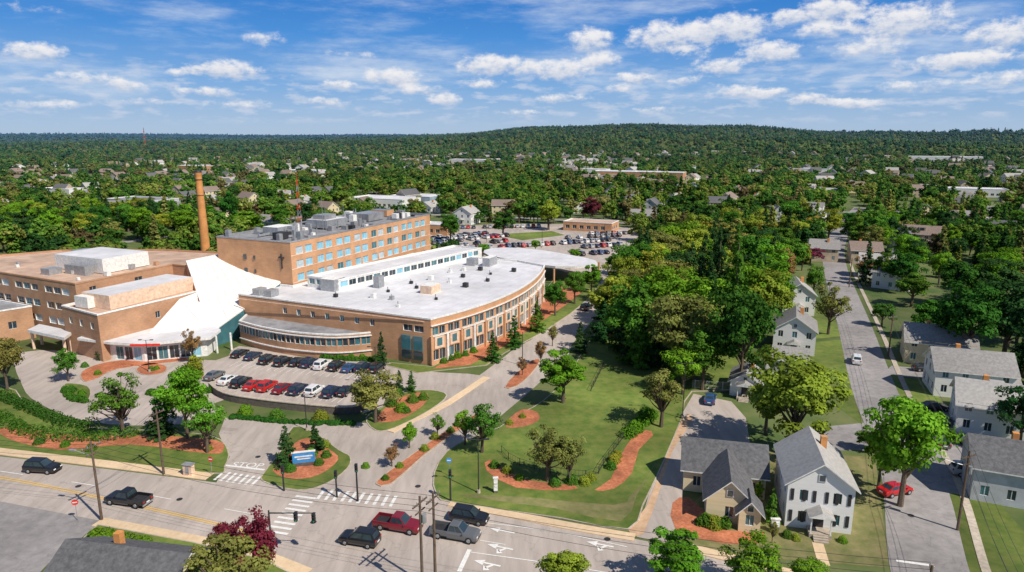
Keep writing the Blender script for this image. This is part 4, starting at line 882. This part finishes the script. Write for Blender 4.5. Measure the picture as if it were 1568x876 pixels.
# ------------------------------------------------------------------ world
w=bpy.data.worlds.new('World'); scene.world=w; w.use_nodes=True; nt=w.node_tree; nt.nodes.clear(); L=nt.links.new
sun_dir=Vector((.75,-.66)).normalized(); EL=math.radians(48)
sky=N(nt,'ShaderNodeTexSky',sky_type='NISHITA',sun_disc=False,sun_elevation=EL,sun_rotation=math.atan2(sun_dir.x,sun_dir.y),altitude=60.,air_density=1.,dust_density=.4,ozone_density=3.)
tc=N(nt,'ShaderNodeTexCoord'); nv=N(nt,'ShaderNodeVectorMath',operation='NORMALIZE'); L(tc.outputs['Generated'],nv.inputs[0]); sx=N(nt,'ShaderNodeSeparateXYZ'); L(nv.outputs[0],sx.inputs[0])
def math_(op,a,b=None,clamp=False,c=None):
    n=N(nt,'ShaderNodeMath',operation=op,use_clamp=clamp)
    for i,v in enumerate((a,b,c)):
        if v is None: continue
        if hasattr(v,'links'): L(v,n.inputs[i])
        else: n.inputs[i].default_value=v
    return n.outputs[0]
az=math_('ARCTAN2',sx.outputs[0],sx.outputs[1]); el=math_('ARCSINE',sx.outputs[2])
pc=N(nt,'ShaderNodeCombineXYZ'); L(az,pc.inputs[0]); L(el,pc.inputs[1]); P0=pc.outputs[0]
def noise(vec,scale,detail,rough=.55,sc=(1,1,1),loc=(0,0,0),rot=0):
    mp=N(nt,'ShaderNodeMapping'); L(vec,mp.inputs[0]); setin(mp,'Scale',sc); setin(mp,'Location',loc); mp.inputs['Rotation'].default_value=(0,0,rot)
    n=N(nt,'ShaderNodeTexNoise'); L(mp.outputs[0],n.inputs['Vector']); setin(n,'Scale',scale); setin(n,'Detail',detail); setin(n,'Roughness',rough); return n
nw=noise(P0,34,5,.6,(1,1.6,1)); sb=N(nt,'ShaderNodeVectorMath',operation='SUBTRACT'); L(nw.outputs['Color'],sb.inputs[0]); sb.inputs[1].default_value=(.5,.5,.5)
ml=N(nt,'ShaderNodeVectorMath',operation='MULTIPLY_ADD'); L(sb.outputs[0],ml.inputs[0]); ml.inputs[1].default_value=(.034,.015,0); L(P0,ml.inputs[2]); PW=ml.outputs[0]
clouds=[(55,80,34,13,1),(345,107,50,13,1),(272,112,24,7,.7),(402,60,32,13,.6),(545,85,48,9,.5),(140,120,60,10,.6),(196,132,28,9,.8),(315,140,46,8,.8),(905,62,34,20,1),(925,92,32,11,.9),(1020,55,58,22,1),(1120,42,56,24,1),(755,100,58,17,1),(860,106,52,17,1),(600,118,46,13,1),(640,136,34,9,.9),(970,120,36,10,.9),(945,136,22,7,.8),(1180,80,44,17,1),(1100,102,40,13,.9),(1270,14,48,18,1),(1385,32,62,24,1),(1325,74,50,14,.8),(1262,47,40,12,.9),(1545,50,60,20,.9),(1508,90,46,12,.8),(1205,27,20,10,.8),(1130,140,46,9,.9),(1240,152,40,8,.9),(1305,158,40,7,1),(1430,98,52,13,.7),(680,152,30,9,.9),(520,130,24,8,.8),(500,156,34,7,.8),(1060,80,34,9,.6),(60,160,60,7,.6),(370,160,50,7,.6),(860,150,50,8,.7),(1400,132,56,9,.7),(1540,120,46,10,.7),(30,10,60,8,.4),(740,128,30,8,.8),(1050,125,30,8,.8),(1180,142,26,7,.8),(230,155,34,6,.6),(800,172,50,5,.6),(1000,168,40,5,.6)]
Fs=None;Gs=None
for (u,v,hw,hh,st) in clouds:
    x=(u-784)/FOC;yy=(438-v)/FOC; d=Vector((x,CP+yy*SP,-SP+yy*CP)).normalized(); a=math.atan2(d.x,d.y); e=math.asin(d.z)
    sc=(FOC/(hw*1.12)*.9,FOC/(hh*1.2)); n=N(nt,'ShaderNodeVectorMath',operation='MULTIPLY_ADD'); L(PW,n.inputs[0]); n.inputs[1].default_value=(sc[0],sc[1],0); n.inputs[2].default_value=(-a*sc[0],-e*sc[1],0)
    dt=N(nt,'ShaderNodeVectorMath',operation='DOT_PRODUCT'); L(n.outputs[0],dt.inputs[0]); L(n.outputs[0],dt.inputs[1])
    f=math_('SUBTRACT',1.,dt.outputs['Value'],True); f=math_('MULTIPLY',f,st)
    se=N(nt,'ShaderNodeSeparateXYZ'); L(n.outputs[0],se.inputs[0]); g=math_('MULTIPLY',f,se.outputs[1])
    Fs=f if Fs is None else math_('ADD',Fs,f); Gs=g if Gs is None else math_('ADD',Gs,g)
fb=noise(P0,58,7,.62,(1,1.6,1)); fbb=math_('SUBTRACT',fb.outputs[0],.5)
Fm=math_('MINIMUM',Fs,1.)
dens=math_('MULTIPLY_ADD',fbb,1.7,False,Fm)
def mrange(v,a,b,c=0.,d=1.,t='SMOOTHSTEP'):
    n=N(nt,'ShaderNodeMapRange',interpolation_type=t); L(v,n.inputs[0]); 
    for i,x in enumerate((a,b,c,d)): n.inputs[i+1].default_value=x
    return n.outputs[0]
alpha=math_('MULTIPLY',mrange(dens,.22,1.0),.96); rel=math_('DIVIDE',Gs,math_('MAXIMUM',Fs,.05)); shade=mrange(math_('MULTIPLY_ADD',fbb,1.6,False,rel),-.7,.55)
ccol=mixc(nt,(5.2,5.9,7.3),(8.9,8.8,8.9),shade)
ci=noise(P0,4.2,7,.62,(1.1,5,1),(2.3,.4,0),.18); band=mrange(el,.02,.07); cir=math_('MULTIPLY',mrange(ci.outputs[0],.44,.8),band); cir=math_('MULTIPLY',cir,.8)
lw_=noise(P0,26,5,.55,(1,3.4,1),(5,1,0)); lwm=math_('MULTIPLY',mrange(lw_.outputs[0],.47,.68),math_('MULTIPLY',mrange(el,.008,.03),mrange(el,.12,.065))); lwm=math_('MULTIPLY',lwm,.55)
ra=N(nt,'ShaderNodeValToRGB'); L(mrange(el,-.02,.4,t='LINEAR'),ra.inputs[0])
st_=[(0,(4.3,5.5,7.2)),(.07,(3.8,5.3,7.4)),(.2,(1.9,4.0,7.4)),(.36,(.5,2.6,6.9)),(.5,(.12,1.8,6.0)),(1,(.12,.7,2.3))]
while len(ra.color_ramp.elements)<len(st_): ra.color_ramp.elements.new(.5)
for e_,(p_,c_) in zip(ra.color_ramp.elements,st_): e_.position=p_; e_.color=(*c_,1)
base=mixc(nt,sky.outputs[0],ra.outputs[0],.9)
c1=mixc(nt,base,(7.0,7.7,8.6),cir); c2_=mixc(nt,c1,(6.7,7.1,8.1),lwm); c3=mixc(nt,c2_,ccol,alpha)
bg=N(nt,'ShaderNodeBackground'); L(c3,bg.inputs[0]); setin(bg,1,.1); wo=N(nt,'ShaderNodeOutputWorld'); L(bg.outputs[0],wo.inputs[0])
# sun
sl=bpy.data.lights.new('sun','SUN'); sl.energy=5.0; sl.angle=math.radians(.5); sl.color=(1,.93,.82); so=bpy.data.objects.new('sun',sl); link(so)
v=Vector((sun_dir.x*math.cos(EL),sun_dir.y*math.cos(EL),math.sin(EL))); so.rotation_euler=v.to_track_quat('Z','Y').to_euler()
# camera
cam=bpy.data.cameras.new('camera'); cam.sensor_width=36; cam.lens=36*FOC/1568; cam.clip_end=30000; cam.clip_start=.5
co=bpy.data.objects.new('camera',cam); link(co); co.location=(0,0,CAMH); co.rotation_euler=(math.radians(90)-PIT,0,0); scene.camera=co
scene.view_settings.view_transform='Standard'; scene.view_settings.look='None'; scene.view_settings.exposure=0; scene.view_settings.gamma=1
